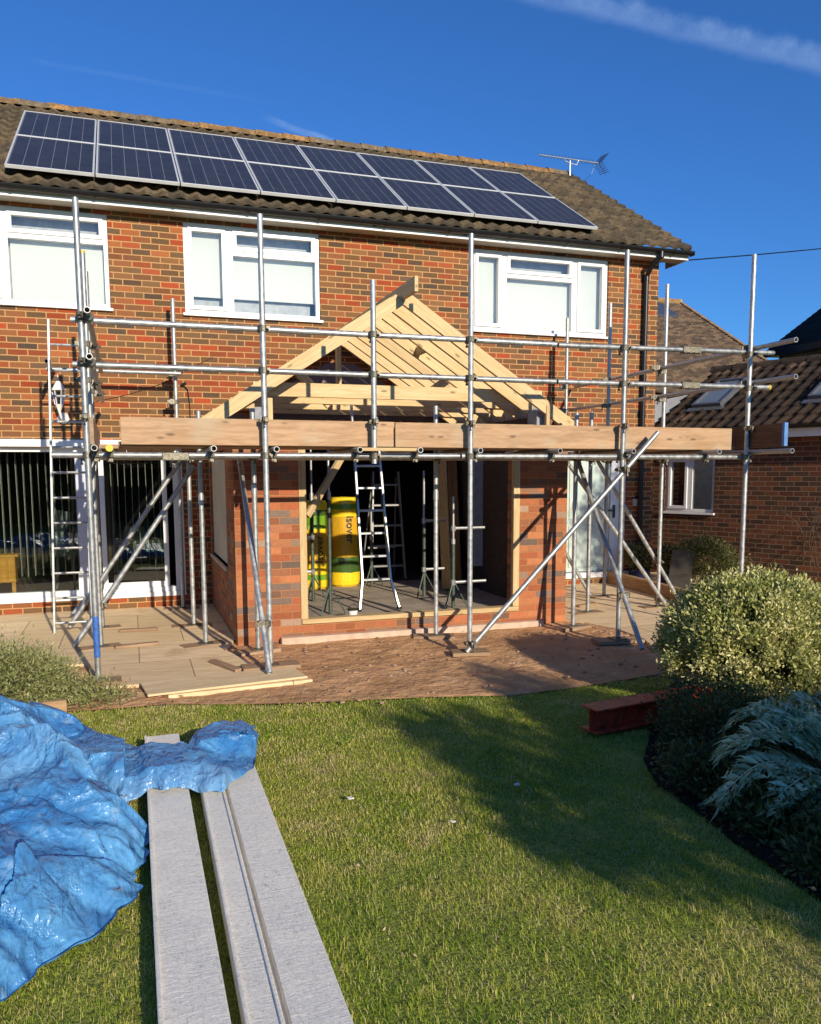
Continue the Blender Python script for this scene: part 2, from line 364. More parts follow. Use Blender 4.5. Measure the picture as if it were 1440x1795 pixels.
def shade(o, ang=40):
    me = o.data
    for p in me.polygons: p.use_smooth = True
    try: me.set_sharp_from_angle(angle=R(ang))
    except Exception: pass
def frame_mw(p0, p1, upv=(0, 0, 1)):
    p0, p1 = Vector(p0), Vector(p1); x = (p1-p0).normalized(); u = Vector(upv)
    y = u.cross(x)
    if y.length < 1e-3: y = Vector((0, 1, 0)).cross(x)
    y.normalize(); z = x.cross(y)
    return Matrix(((x.x, y.x, z.x, p0.x), (x.y, y.y, z.y, p0.y), (x.z, y.z, z.z, p0.z), (0, 0, 0, 1))), (p1-p0).length
def beam(name, p0, p1, t, h, mat, parent=None, upv=(0, 0, 1), bevel=.003, cut0=0, cut1=0):
    """timber of thickness t and height h, its axis through p0-p1; grain along local x; cut = shear of the end in x over the height"""
    mw, L = frame_mw(p0, p1, upv); m = MB(); m.box(0, L, -t/2, t/2, -h/2, h/2)
    m.v = [(x+((cut0 if x < L/2 else cut1)*z/h), y, z) for x, y, z in m.v]
    return m.build(name, mat, parent, bevel, mw=mw)
def tubeobj(name, p0, p1, r, mat, parent=None, hollow=True, n=14):
    mw, L = frame_mw(p0, p1); m = MB(); m.tube((0, 0, 0), (L, 0, 0), r, n, hollow=hollow); return m.build(name, mat, parent, smooth=True, mw=mw)
def wall_mb(m, x0, x1, z0, z1, holes, y0, y1, mi=0):
    """wall in local xz with rectangular openings and reveals"""
    xs = sorted({x0, x1, *[h[0] for h in holes], *[h[1] for h in holes]}); zs = sorted({z0, z1, *[h[2] for h in holes], *[h[3] for h in holes]})
    ins = lambda a, b: any(h[0] < a < h[1] and h[2] < b < h[3] for h in holes)
    for a, b in zip(xs[:-1], xs[1:]):
        for c, d in zip(zs[:-1], zs[1:]):
            if ins((a+b)/2, (c+d)/2): continue
            m.add([(a, y0, c), (b, y0, c), (b, y0, d), (a, y0, d)], [(0, 1, 2, 3)], mi)
            m.add([(a, y1, c), (b, y1, c), (b, y1, d), (a, y1, d)], [(3, 2, 1, 0)], mi)
    for h in holes:
        a, b, c, d = h[:4]
        m.add([(a, y0, c), (a, y1, c), (a, y1, d), (a, y0, d)], [(0, 1, 2, 3)], mi); m.add([(b, y0, c), (b, y0, d), (b, y1, d), (b, y1, c)], [(0, 1, 2, 3)], mi)
        m.add([(a, y0, c), (b, y0, c), (b, y1, c), (a, y1, c)], [(0, 1, 2, 3)], mi); m.add([(a, y0, d), (a, y1, d), (b, y1, d), (b, y0, d)], [(0, 1, 2, 3)], mi)
    for a in (x0, x1): m.add([(a, y0, z0), (a, y1, z0), (a, y1, z1), (a, y0, z1)], [(0, 1, 2, 3)], mi)
    m.add([(x0, y0, z1), (x1, y0, z1), (x1, y1, z1), (x0, y1, z1)], [(0, 1, 2, 3)], mi)
    return m
def npmesh(name, verts, faces_q, tint=None, mat=None, parent=None, smooth=False):
    """verts (n,3); faces (m,k) all same k"""
    me = bpy.data.meshes.new(name); nv = len(verts); nf, k = faces_q.shape
    me.vertices.add(nv); me.vertices.foreach_set('co', verts.astype(np.float32).ravel())
    me.loops.add(nf*k); me.loops.foreach_set('vertex_index', faces_q.astype(np.int32).ravel())
    me.polygons.add(nf); me.polygons.foreach_set('loop_start', np.arange(0, nf*k, k, dtype=np.int32))
    me.update(calc_edges=True)
    if tint is not None:
        a = me.attributes.new('tint', 'FLOAT', 'POINT'); a.data.foreach_set('value', tint.astype(np.float32))
    return link(me, name, mat, parent, smooth=smooth)
def leaves(name, pts, nrm, L, W, tint, mat, parent=None, spread=.8, droop=0):
    """kite-shaped leaves rooted at pts, pointing roughly along nrm"""
    n = len(pts); d = nrm+rng.normal(0, spread, (n, 3)); d[:, 2] -= droop; d /= np.linalg.norm(d, axis=1)[:, None]
    s = np.cross(d, rng.normal(0, 1, (n, 3))); s /= np.linalg.norm(s, axis=1)[:, None]; u = np.cross(d, s)
    Ls = (L*rng.uniform(.6, 1.25, n))[:, None]; Ws = (W*rng.uniform(.7, 1.2, n))[:, None]
    v = np.stack([pts, pts+d*Ls*.5+s*Ws*.5+u*Ws*.15, pts+d*Ls, pts+d*Ls*.5-s*Ws*.5+u*Ws*.15], 1).reshape(-1, 3)
    f = np.arange(n*4).reshape(n, 4)
    return npmesh(name, v, f, np.repeat(tint, 4), mat, parent)
def sph_pts(n): 
    v = rng.normal(0, 1, (n, 3)); return v/np.linalg.norm(v, axis=1)[:, None]

# ------------------------------------------------------------------ ground
g = MB(); g.add([(-300, -300, -.06), (300, -300, -.06), (300, 300, -.06), (-300, 300, -.06)], [(0, 1, 2, 3)])
tag(g.build('ground', turf_m), kind='structure')
def sheet(name, poly, z, mat, thick=.0, sub=.12, amp=.0):
    bm = bmesh.new(); vs = [bm.verts.new((x, y, z)) for x, y in poly]; f = bm.faces.new(vs)
    if f.normal.z < 0: f.normal_flip()
    if amp:
        bmesh.ops.triangulate(bm, faces=bm.faces[:])
        for _ in range(5):
            le = [e for e in bm.edges if e.calc_length() > sub*1.5]
            if not le: break
            bmesh.ops.subdivide_edges(bm, edges=le, cuts=1, use_grid_fill=True); bmesh.ops.triangulate(bm, faces=bm.faces[:])
        for v in bm.verts:
            if not v.is_boundary: v.co.z += amp*(math.sin(v.co.x*3.1+v.co.y*2.3)*.5+math.sin(v.co.x*7.7-v.co.y*5.9)*.3+random.uniform(-.4, .4))
    if thick:
        r = bmesh.ops.extrude_face_region(bm, geom=bm.faces[:])
        for e in r['geom']:
            if isinstance(e, bmesh.types.BMVert): e.co.z -= thick
    bm.normal_update(); me = bpy.data.meshes.new(name); bm.to_mesh(me); bm.free(); return link(me, name, mat)
lawn_edge = [(-1.1, -4.55), (-.35, -4.7), (.21, -4.73), (.8, -4.95), (1.45, -5.09), (2.1, -5.2), (2.75, -5.38), (3.4, -5.33), (4.16, -5.2), (4.4, -5.3)]
bed_edge = [(4.4, -5.3), (3.9, -5.7), (3.45, -6.1), (3.15, -6.6), (2.86, -6.95), (2.68, -7.35), (2.67, -7.6), (2.61, -8.04), (2.57, -8.6), (2.62, -9.6), (2.8, -12)]
tag(sheet('lawn', [(-9, -4.4), (-1.1, -4.55)]+lawn_edge[1:]+bed_edge[1:]+[(3, -30), (-9, -30)], -.03, turf_m, amp=0), kind='structure')
soil_poly = [(-3, -3.2), (-1.2, -3.8), (-1.2, -4.6)]+lawn_edge+[(5.2, -4.9), (5.6, -3.6), (5.0, -2.4), (.9, -2.4)]
tag(sheet('soil', soil_poly, -.018, soil_m, amp=.012), kind='structure')
tag(sheet('planting_bed', [(12, -30), (3.2, -30)]+bed_edge[::-1]+[(5.2, -4.9), (5.6, -4.2), (12, -4.2)], -.012, bed_m, amp=.02, sub=.4), kind='structure')
p1 = [(-9, 0), (-9, -2.6), (-1.7, -2.9), (-.45, -3.2), (-.28, -4.1), (.12, -4.12), (.2, -4.55), (.75, -4.5), (1.36, -4.44), (1.22, -4.0), (.98, -3.75), (.8, -3.0), (.95, -2.5), (.95, 0)]
tag(sheet('patio', p1, .004, patio_m, thick=.05), kind='structure')
p2 = [(4.7, 0), (4.7, -2.62), (4.86, -2.9), (5.0, -3.4), (4.95, -3.95), (4.75, -4.38), (5.3, -4.5), (5.7, -4.3), (12, -3.9), (12, 0.9), (7.9, .9), (7.8, 0)]
tag(sheet('side_patio', p2, .004, patio_m, thick=.05), kind='structure')

# ------------------------------------------------------------------ main house
ZO = 1.7
house = empty('brick_house', (3, 0, 0), 'two storey brick house with tiled roof behind the scaffolding', 'house')
TH = R(32); EZ = 5.06; EY = -.36; RY = 3.25; RZ = EZ+(RY-EY)*math.tan(TH)
W1 = (-2.38, -.165, 3.76, 4.885); W2 = (.73, 2.48, 3.76, 4.885); W3 = (4.68, 6.905, 3.76, 4.885)
DOORS = (-4.2, .62, .14, 2.06); OPEN = (1.2, 4.45, .14, 2.35); DOOR2 = (6.2, 7.33, .14, 2.12)
m = MB(); wall_mb(m, -4.5, 7.79, -.1, 4.925, [W1, W2, W3, DOORS, OPEN, DOOR2], 0, .28)
m.add([(7.79, 0, 0), (7.79, 6.5, 0), (7.79, 6.5, 5.0), (7.79, 3.25, 7.05), (7.79, 0, 5.0)], [(0, 1, 2, 3, 4)])
m.add([(-4.5, 0, 0), (-4.5, 6.5, 0), (-4.5, 6.5, 5.0), (-4.5, 3.25, 7.05), (-4.5, 0, 5.0)], [(4, 3, 2, 1, 0)])
m.add([(-4.5, 6.5, 0), (7.79, 6.5, 0), (7.79, 6.5, 5.0), (-4.5, 6.5, 5.0)], [(0, 1, 2, 3)])
m.build('wall', brick_old, house)
# rooms behind the openings
m = MB(); m.box(-4.4, .95, .29, 4.2, .1, 2.3); m.f = [f for f in m.f]
rooms = MB()
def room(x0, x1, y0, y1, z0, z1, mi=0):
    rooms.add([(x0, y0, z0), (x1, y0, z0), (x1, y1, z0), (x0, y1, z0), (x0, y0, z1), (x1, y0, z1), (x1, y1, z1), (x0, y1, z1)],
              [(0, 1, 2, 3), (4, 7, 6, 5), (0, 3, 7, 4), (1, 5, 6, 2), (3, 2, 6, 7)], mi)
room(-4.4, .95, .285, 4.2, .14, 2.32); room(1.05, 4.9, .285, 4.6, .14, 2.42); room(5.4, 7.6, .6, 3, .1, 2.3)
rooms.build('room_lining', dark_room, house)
m = MB(); m.box(-4.4, 7.7, .4, .44, 3.4, 4.95); m.build('upper_room_lining', plain('upper_room_paint', (.45, .43, .38, 1), .9), house)
# roof surface with real pan-and-roll tiles
def tile_sheet(W, L, g=.30, w=.2, amp=.042, lift=.036, sx=8, left=0):
    nx = int(W/w*sx)+1; xs = np.linspace(0, W, nx)
    ph = (xs+left) % w/w
    prof = amp*np.maximum(np.cos((ph-.5)*2*math.pi)*.5+.5, 0)**1.2
    rows = []
    nc = int(math.ceil(L/g))
    for j in range(nc):
        a, b = j*g, min((j+1)*g, L)
        jit = np.repeat(rng.normal(0, .003, int(W/w)+2), sx)[:nx]
        rows.append((a, prof+lift+jit)); rows.append((b, prof+jit*.3))
    V = []
    for y, z in rows: V.append(np.stack([xs, np.full(nx, y), z], 1))
    V = np.concatenate(V); F = []
    for r in range(len(rows)-1):
        a = r*nx+np.arange(nx-1); F.append(np.stack([a, a+1, a+1+nx, a+nx], 1))
    # thickness under the eaves edge
    e0 = np.stack([xs, np.full(nx, .0), prof*.55-.004], 1); b = len(V); V = np.concatenate([V, e0]); a = np.arange(nx-1); F.append(np.stack([a+b, a+b+1, a+1, a], 1))
    return V, np.concatenate(F)
def roof_obj(name, origin, xdir, updir, W, L, mat, parent, **k):
    V, F = tile_sheet(W, L, **k); o = npmesh(name, V, F, None, mat)
    x = Vector(xdir).normalized(); y = Vector(updir).normalized(); z = x.cross(y); og = Vector(origin)
    o.matrix_world = Matrix(((x.x, y.x, z.x, og.x), (x.y, y.y, z.y, og.y), (x.z, y.z, z.z, og.z), (0, 0, 0, 1)))
    if parent: setpar(o, parent)
    return o
SL = (RY-EY)/math.cos(TH)
UPV = Vector((0, math.cos(TH), math.sin(TH))); NRM = Vector((0, -math.sin(TH), math.cos(TH)))
roof = roof_obj('roof', (-4.6, EY, EZ-.03), (1, 0, 0), UPV, 12.68, SL, tile_house, house)
roof_obj('rear_roof', (8.08, 2*RY-EY, EZ-.03), (-1, 0, 0), (0, -math.cos(TH), math.sin(TH)), 12.68, SL, tile_house, house)
# verge tiles: stepped edge at the gable
m = MB()
for j in range(int(SL/.3)+1):
    a = j*.3; b = min(a+.31, SL); p = Vector((8.06, EY, EZ-.03))
    q0 = p+UPV*a; q1 = p+UPV*b
    o_ = NRM
    for (c0, c1, l0, l1) in ((0, .035, .045, .012),):
        m.add([q0-o_*.05, q0+Vector((.035, 0, 0))-o_*.05, q1+Vector((.035, 0, 0))-o_*.05, q1-o_*.05, q0+o_*l0, q0+Vector((.035, 0, 0))+o_*l0, q1+Vector((.035, 0, 0))+o_*l1, q1+o_*l1],
              [(0, 3, 2, 1), (4, 5, 6, 7), (0, 1, 5, 4), (1, 2, 6, 5), (2, 3, 7, 6), (3, 0, 4, 7)])
m.build('verge', tile_house, house)
m = MB(); x = -4.6
while x < 7.95:
    x2 = min(x+.45, 8.02); r = .125
    n = 8
    for s, (xa, ra) in enumerate(((x, r*1.06), (x2-.004, r*.98))): pass
    pts0 = [(x, RY+math.cos(t)*r*1.08, RZ-.055+math.sin(t)*r*1.02) for t in np.linspace(0, math.pi, n)]
    pts1 = [(x2, RY+math.cos(t)*r*.98, RZ-.062+math.sin(t)*r*.93) for t in np.linspace(0, math.pi, n)]
    m.add(pts0+pts1+[(x, RY, RZ-.1), (x2, RY, RZ-.1)], [(i, i+1, n+i+1, n+i) for i in range(n-1)]+[tuple(range(n)), tuple(n+i for i in range(n))])
    x = x2
m.build('ridge_tiles', ridge_m, house)
# soffit, fascia, gutter
m = MB(); m.box(-4.6, 8.13, -.235, 0.0, 4.925, 4.937); m.build('soffit', plain('cream_soffit', (.50, .45, .36, 1), .6, nz=.08, sc=2), house)
m = MB(); m.box(-4.6, 8.135, -.255, -.235, 4.915, 5.03); m.box(8.115, 8.135, -.235, .3, 4.915, 5.03); m.build('fascia', white_paint, house, .002)
m = MB()
def gutter(m, x0, x1, yc, zc, r=.058, n=9):
    o_ = [(yc+math.cos(t)*r, zc+math.sin(t)*r) for t in np.linspace(math.pi, 2*math.pi, n)]; i_ = [(yc+math.cos(t)*(r-.006), zc+math.sin(t)*(r-.006)) for t in np.linspace(2*math.pi, math.pi, n)]
    pr = o_+i_; k = len(pr); m.add([(x0, a, b) for a, b in pr]+[(x1, a, b) for a, b in pr], [(i, (i+1) % k, k+(i+1) % k, k+i) for i in range(k)]+[tuple(reversed(range(k))), tuple(k+i for i in range(k))])
gutter(m, -4.6, 8.15, -.318, 5.022)
m.box(8.148, 8.156, -.376, -.26, 4.964, 5.027)
x = -3.9
while x < 8: gutter(m, x, x+.03, -.318, 5.022, .066); x += .9
m.build('gutter', black_pl, house, smooth=True)
m = MB(); dpx = 7.60
m.path([(dpx, -.318, 5.0), (dpx, -.318, 4.93), (dpx-.07, -.20, 4.82), (dpx-.07, -.06, 4.68), (dpx-.07, -.06, .05)], .036, 12)
for z in (4.62, 3.6, 2.6, 1.3): m.tube((dpx-.07, -.06, z), (dpx-.07, -.06, z+.06), .044, 12); m.box(dpx-.13, dpx-.01, -.012, 0, z, z+.05)
m.tube((dpx, -.318, 4.9), (dpx, -.318, 5.0), .044, 12)
m.build('downpipe', black_pl, house, smooth=True)
# small brackets / cables on the fascia
for x in (3.15, 4.45): m = MB(); m.box(x, x+.03, -.27, -.256, 4.96, 4.985); m.box(x+.03, x+.07, -.272, -.256, 4.97, 5.0); m.build('fascia_bracket', steel_dark, house)
None

def window(name, x0, x1, z0, z1, cells, parent, y=0.03, fw=.055, sill=True, blindcells=(), label=None):
    """cells: list of (x0,x1,z0,z1,opening?) inside the outer frame"""
    m = MB(); d = .06
    m.box(x0, x0+fw, y, y+d, z0, z1); m.box(x1-fw, x1, y, y+d, z0, z1); m.box(x0+fw, x1-fw, y, y+d, z0, z0+fw); m.box(x0+fw, x1-fw, y, y+d, z1-fw, z1)
    xs = sorted({round(c[1], 3) for c in cells if c[1] < x1-fw-.02})
    for c in cells:
        a, b, e, f, op = c
        if op:   # casement sash sits proud of the frame
            s = .05; yy = y-.022
            m.box(a, a+s, yy, y+.05, e, f); m.box(b-s, b, yy, y+.05, e, f); m.box(a+s, b-s, yy, y+.05, e, e+s); m.box(a+s, b-s, yy, y+.05, f-s, f)
    w = m.build(name, upvc, parent, .004)
    if label: w['label'] = label
    mm = MB(); seen = set()
    def mbox(*a):
        k = tuple(round(q, 3) for q in a[:2]+((a[4], a[5]) if a[1]-a[0] > a[5]-a[4] else ()))
        if k in seen: return
        seen.add(k); mm.box(*a)
    for i, c in enumerate(cells):
        a, b, e, f, op = c
        for j, c2 in enumerate(cells):   # mullions and transoms fill the gaps between neighbouring cells
            if abs(c2[0]-b) < .12 and c2[0] > b and not (c2[2] >= f or c2[3] <= e): mbox(b, c2[0], y-.004, y+d-.002, z0+fw, z1-fw)
            if abs(c2[2]-f) < .12 and c2[2] > f and abs(c2[0]-a) < .05: mbox(a, b, y-.006, y+d-.004, f, c2[2])
    if mm.v: mm.build('mullion', upvc, w)
    for c in cells:
        a, b, e, f, op = c; i = .05 if op else .004
        q = MB(); q.box(a+i-.004, b-i+.004, y+.018, y+.024, e+i-.004, f-i+.004); q.build('pane', glass_m, w)
    if sill:
        q = MB(); q.box(x0-.03, x1+.03, -.045, y, z0-.035, z0-.001); q.build('sill', upvc, w, .003)
    return w
f_ = .055
def three(x0, x1, xa, xb, zt, name, label, right=True):
    z0, z1 = W1[2], W1[3]; cells = [(x0+f_, xa-.045, z0+f_, z1-f_, True), (xa+.045, xb-.045, z0+f_, zt-.04, False), (xa+.045, xb-.045, zt+.02, z1-f_, True)]
    if right: cells.append((xb+.045, x1-f_, z0+f_, z1-f_, True))
    return window(name, x0, x1, z0, z1, cells, house, label=label), cells
wa, ca = three(W1[0], W1[1], -1.33, -.17, 4.56, 'window', None, False)
# first window: wide light reaches the right jamb
wb_, cb = three(W2[0], W2[1], 1.30, 2.47, 4.56, 'window', None, False)
wc_, cc = three(W3[0], W3[1], 5.19, 6.34, 4.56, 'window', None, True)
def blinds(w_, cells, drop):
    for c, dz in zip(cells, drop):
        if dz is None: continue
        q = MB(); q.box(c[0]+.01, c[1]+.02, .135, .139, c[2]+dz, c[3]+.05)
        q.box(c[0]+.01, c[1]+.02, .130, .145, c[2]+dz-.02, c[2]+dz); q.build('roller_blind', blind_w, w_)
blinds(wa, ca, (.05, .04, None)); blinds(wb_, cb, (.20, .20, None)); blinds(wc_, cc, (.05, .02, None, .05))
gap_m = plain('grey_gap_backing', (.46, .48, .48, 1), .9)
for a, b, w__ in ((W1[0]+.1, W1[1]-.1, wa), (W2[0]+.1, W2[1]-.1, wb_), (W3[0]+.1, W3[1]-.1, wc_)): m = MB(); m.box(a, b, .20, .204, 3.78, 4.9); m.build('gap_backing', gap_m, w__)  # grey sheets added behind the blinds, reveal shade put into their colour
m = MB(); m.path([(-.40, -.012, 2.62), (.0, -.010, 2.72), (.45, -.010, 2.88), (.82, -.010, 3.10), (1.05, -.010, 3.22)], .004, 5); m.build('wall_cable', plain('brown_cable', (.10, .05, .03, 1), .5), house)
m = MB(); m.path([(.66, -.03, 2.86), (.72, -.02, 2.80), (.74, -.012, 2.60), (.74, -.012, 2.2)], .006, 6); m.tube((.64, -.04, 2.85), (.70, -.02, 2.88), .018, 8); m.build('wall_cable', black_pl, house)
# lintel beam and sliding doors
m = MB(); m.box(-4.5, .93, -.06, -.001, 2.06, 2.15); m.build('lintel_beam', upvc, house, .004)
m = MB(); fy0, fy1 = .05, .13
m.box(-4.2, .62, fy0-.07, fy1, .14, .20); m.box(-4.2, .62, fy0-.03, fy1, .20, .26); m.box(-4.2, .62, fy0, fy1, 2.0, 2.06)
m.box(.50, .62, fy0-.02, fy1, .26, 2.0); m.box(.36, .42, fy0+.01, fy1-.01, .26, 2.0); m.box(-.40, -.34, fy0+.01, fy1-.01, .26, 2.0)
m.box(-4.2, -4.1, fy0, fy1, .26, 2.0)
m.box(-.4, .42, fy0+.012, fy1-.012, .26, .33)
pd = m.build('patio_door', upvc, house, .003)
m = MB(); m.box(-.67, -.50, .03, .16, .50, 2.0); m.build('door_post', post_grey, pd)
m = MB(); m.box(-.69, -.48, .02, .17, .26, .50); m.build('post_base', upvc, pd)
m = MB(); m.box(-4.1, -.67, fy0+.03, fy0+.036, .26, 2.0); m.build('glass_pane', glass_dark, pd)
m = MB(); m.box(-.34, .36, fy0+.03, fy0+.036, .33, 2.0); m.build('glass_pane', glass_dark, pd)
# vertical blind slats seen edge-on behind the glass
bl = plain('vertical_blind_edge', (.50, .48, .44, 1), .8)
m = MB(); x = -1.75
while x < .36:
    if not (-.70 < x < -.46): 
        s = random.uniform(-.012, .012); m.add([(x, .22, 2.0), (x+.006, .22, 2.0), (x+.006+s, .22, .42+random.uniform(-.02, .02)), (x+s, .22, .42), (x+.004, .30, 2.0), (x+.010, .30, 2.0), (x+.010+s, .30, .42), (x+.004+s, .30, .42)],
              [(0, 3, 2, 1), (4, 5, 6, 7), (0, 4, 7, 3), (1, 2, 6, 5)])
    x += .087
m.v = [(a, b+.22, c) for a, b, c in m.v]; m.build('vertical_blind', bl, pd)
# back door
m = MB(); m.box(6.2, 6.27, .05, .13, .14, 2.12); m.box(7.06, 7.33, .05, .13, .14, 2.12); m.box(6.27, 7.06, .05, .13, 2.05, 2.12); m.box(6.15, 7.36, -.06, .13, .10, .18)
bd = m.build('back_door', upvc, house, .004)
m = MB(); m.box(6.275, 7.055, .07, .10, .19, 2.045); m.box(6.34, 6.98, .055, .07, .26, .9); m.box(6.34, 6.98, .055, .07, 1.0, 1.95)
m.build('door_panel', plain('pale_green_door', (.52, .60, .53, 1), .35, nz=.05, sc=3), bd, .004)
m = MB(); m.box(7.10, 7.13, .02, .05, 1.02, 1.22); m.box(6.99, 7.10, .01, .03, 1.12, 1.145); m.build('handle', steel_dark, bd)
m = MB(); m.box(7.42, 7.50, -.03, 0, 1.2, 1.31); m.build('socket_box', plain('beige_box', (.45, .40, .33, 1), .5), house, .004)

# ------------------------------------------------------------------ solar panels
def cell_mat():
    m = M('solar_cells', .34, 0, spec=.38)
    X, Y, Z = m.sep(m.obj())[:3]
    fx = m.math('FRACT', m.math('DIVIDE', m.math('ADD', X, -.03), .152)); ex = m.math('MINIMUM', fx, m.math('SUBTRACT', 1, fx))
    fy = m.math('FRACT', m.math('DIVIDE', m.math('ADD', Y, -.03), .146)); ey = m.math('MINIMUM', fy, m.math('SUBTRACT', 1, fy))
    fb = m.math('FRACT', m.math('DIVIDE', m.math('ADD', Y, -.03), .073)); eb = m.math('MINIMUM', fb, m.math('SUBTRACT', 1, fb))
    v = m.white(m.comb(m.math('FLOOR', m.math('DIVIDE', X, .152)), m.math('FLOOR', m.math('DIVIDE', Y, .146)), 0))
    c = m.mix(v, (.020, .019, .022, 1), (.032, .030, .032, 1))
    c = m.mix(m.mr(m.noise(60, 2), .4, .65, 0, .35), c, (.06, .058, .06, 1))
    c = m.mix(m.mr(eb, .0, .05, .45, 0), c, (.10, .11, .14, 1))
    c = m.mix(m.mr(ex, .008, .024, .6, 0), c, (.36, .37, .38, 1)); c = m.mix(m.mr(ey, .0, .014, .35, 0), c, (.2, .22, .26, 1))
    m.color(c); return m.m
cell_m = cell_mat(); pframe_m = plain('silver_panel_frame', (.70, .70, .68, 1), .4, .3, nz=.04)
PW, PL = .958, 1.51; px0 = -1.235
O0 = Vector((px0, EY, EZ))+NRM*.085
s_bot = (-.245-EY)/math.cos(TH)+.015
ordn = ['first', 'second', 'third', 'fourth', 'fifth', 'sixth', 'seventh', 'eighth']
for r in range(2):
    for c in range(8):
        og = O0+UPV*(s_bot+r*(PL+.012))+Vector((c*(PW+.014), 0, 0))
        mw = Matrix(((1, 0, 0, og.x), (0, UPV.y, NRM.y, og.y), (0, UPV.z, NRM.z, og.z), (0, 0, 0, 1)))
        root = bpy.data.objects.new('solar_panel', None); COL.objects.link(root); root.matrix_world = mw
        tag(root, 'blue solar panel, %s from the left in the %s row on the roof' % (ordn[c], 'lower' if r == 0 else 'upper'), 'solar panel', 'solar panels on the house roof')
        if r == 0 and c == 0:
            m = MB(); t = .04; fw = .022
            m.box(0, fw, 0, PL, 0, t); m.box(PW-fw, PW, 0, PL, 0, t); m.box(fw, PW-fw, 0, fw, 0, t); m.box(fw, PW-fw, PL-fw, PL, 0, t)
            fo = m.build('frame', pframe_m, None, .002)
            m = MB(); m.box(fw, PW-fw, fw, PL-fw, .02, .035); co = m.build('cells', cell_m)
            fo.parent = root; co.parent = root
            pf, pc = fo, co
        else:
            for o in (pf, pc):
                q = o.copy(); COL.objects.link(q); q.parent = root
# mounting rails under the panels
rail = empty('mounting_rail', (2.6, -.2, 5.2), 'dark metal rails fixed to the tiles beneath the solar panels', 'rail')
for s in (.35, 1.1, 1.85, 2.7):
    a = O0+UPV*(s_bot+s)-NRM*.025; m = MB(); m.box(a.x-.02, a.x+7.8, -.02, .02, -.02, .02); m.v = [(x, a.y+UPV.y*y+NRM.y*z, a.z+UPV.z*y+NRM.z*z) for x, y, z in m.v]; m.build('rail', steel_dark, rail)

# ------------------------------------------------------------------ television aerial
ae = empty('television_aerial', (7.97, 3.1, 7.1), 'silver television aerial with many short rods on the right end of the ridge', 'aerial')
m = MB(); m.tube((7.97, 3.1, 6.9), (7.97, 3.1, 7.50), .018, 10); m.build('mast', alu, ae, smooth=True)
A0, A1 = Vector((7.40, 3.25, 7.60)), Vector((8.52, 3.0, 7.49))
m = MB(); m.tube(A0, A1, .012, 8); m.build('boom', alu, ae, smooth=True)
m = MB(); dd = (A1-A0)
side = Vector((.22, .95, .1)).normalized(); 
for i in range(17):
    p = A0+dd*(i/17.5+.01); h_ = .085+.03*i/17
    m.tube(p-Vector((0, .7, .71))*h_, p+Vector((0, .7, .71))*h_, .004, 6)
m.build('director_rod', steel_dark, ae)
m = MB()
for k in (-1, 1):
    for i in range(6):
        p = A1+Vector((.0+.025*i, 0, k*.03*i+.01*k)); m.tube(p-Vector((0, .16, .02)), p+Vector((0, .16, .02)), .005, 6)
    m.tube(A1, A1+Vector((.15, 0, k*.18)), .006, 6)
m.build('reflector', steel_dark, ae)
m = MB(); m.path([(7.86, 3.13, 7.56), (7.87, 3.1, 7.49), (7.97, 3.1, 7.46), (8.1, 3.08, 7.44), (8.14, 3.08, 7.53)], .008, 6); m.build('cradle_arm', alu, ae)
m = MB(); m.path([(8.45, 3.0, 7.47), (8.38, 3.02, 7.28), (8.2, 3.08, 7.12), (8.05, 3.1, 7.05)], .003, 5); m.build('lead_wire', black_pl, ae)
m = MB(); cpts = [Vector((8.0, 1.5, 5.25))+Vector((26*t, 9*t, 6.2*t-1.0*4*t*(1-t)*.25)) for t in np.linspace(0, 1, 14)]; m.path(cpts, .012, 5)
tag(m.build('overhead_cable', black_pl), 'thin black overhead cable running right from the house gable', 'cable')

# ------------------------------------------------------------------ wall lantern
la = empty('wall_lantern', (-.81, 0, 2.4), 'ornate white six sided wall lantern behind the metal ladder', 'lantern')
m = MB(); cx, cyy = -.80, -.17
m.tube((cx, cyy, 2.74), (cx, cyy, 2.86), .085, 6, r1=.012); m.tube((cx, cyy, 2.86), (cx, cyy, 2.93), .01, 6, r1=.003); m.tube((cx, cyy, 2.73), (cx, cyy, 2.745), .09, 6)
m.build('cap', white_paint, la)
m = MB()
for i in range(6):
    t = i*math.pi/3; m.tube((cx+math.cos(t)*.075, cyy+math.sin(t)*.075, 2.735), (cx+math.cos(t)*.045, cyy+math.sin(t)*.045, 2.56), .006, 5)
m.tube((cx, cyy, 2.53), (cx, cyy, 2.565), .035, 6, r1=.05); m.tube((cx, cyy, 2.47), (cx, cyy, 2.53), .012, 6, r1=.035)
m.build('cage', white_paint, la)
m = MB(); m.tube((cx, cyy, 2.565), (cx, cyy, 2.73), .038, 6, r1=.066); m.build('pane', glass_m, la)
m = MB(); m.path([(cx, cyy, 2.48), (cx+.02, cyy+.03, 2.40), (cx+.03, -.06, 2.38), (cx+.03, -.02, 2.44)], .016, 8); m.tube((cx+.03, -.001, 2.41), (cx+.03, -.03, 2.41), .07, 8); m.build('bracket', white_paint, la, smooth=True)

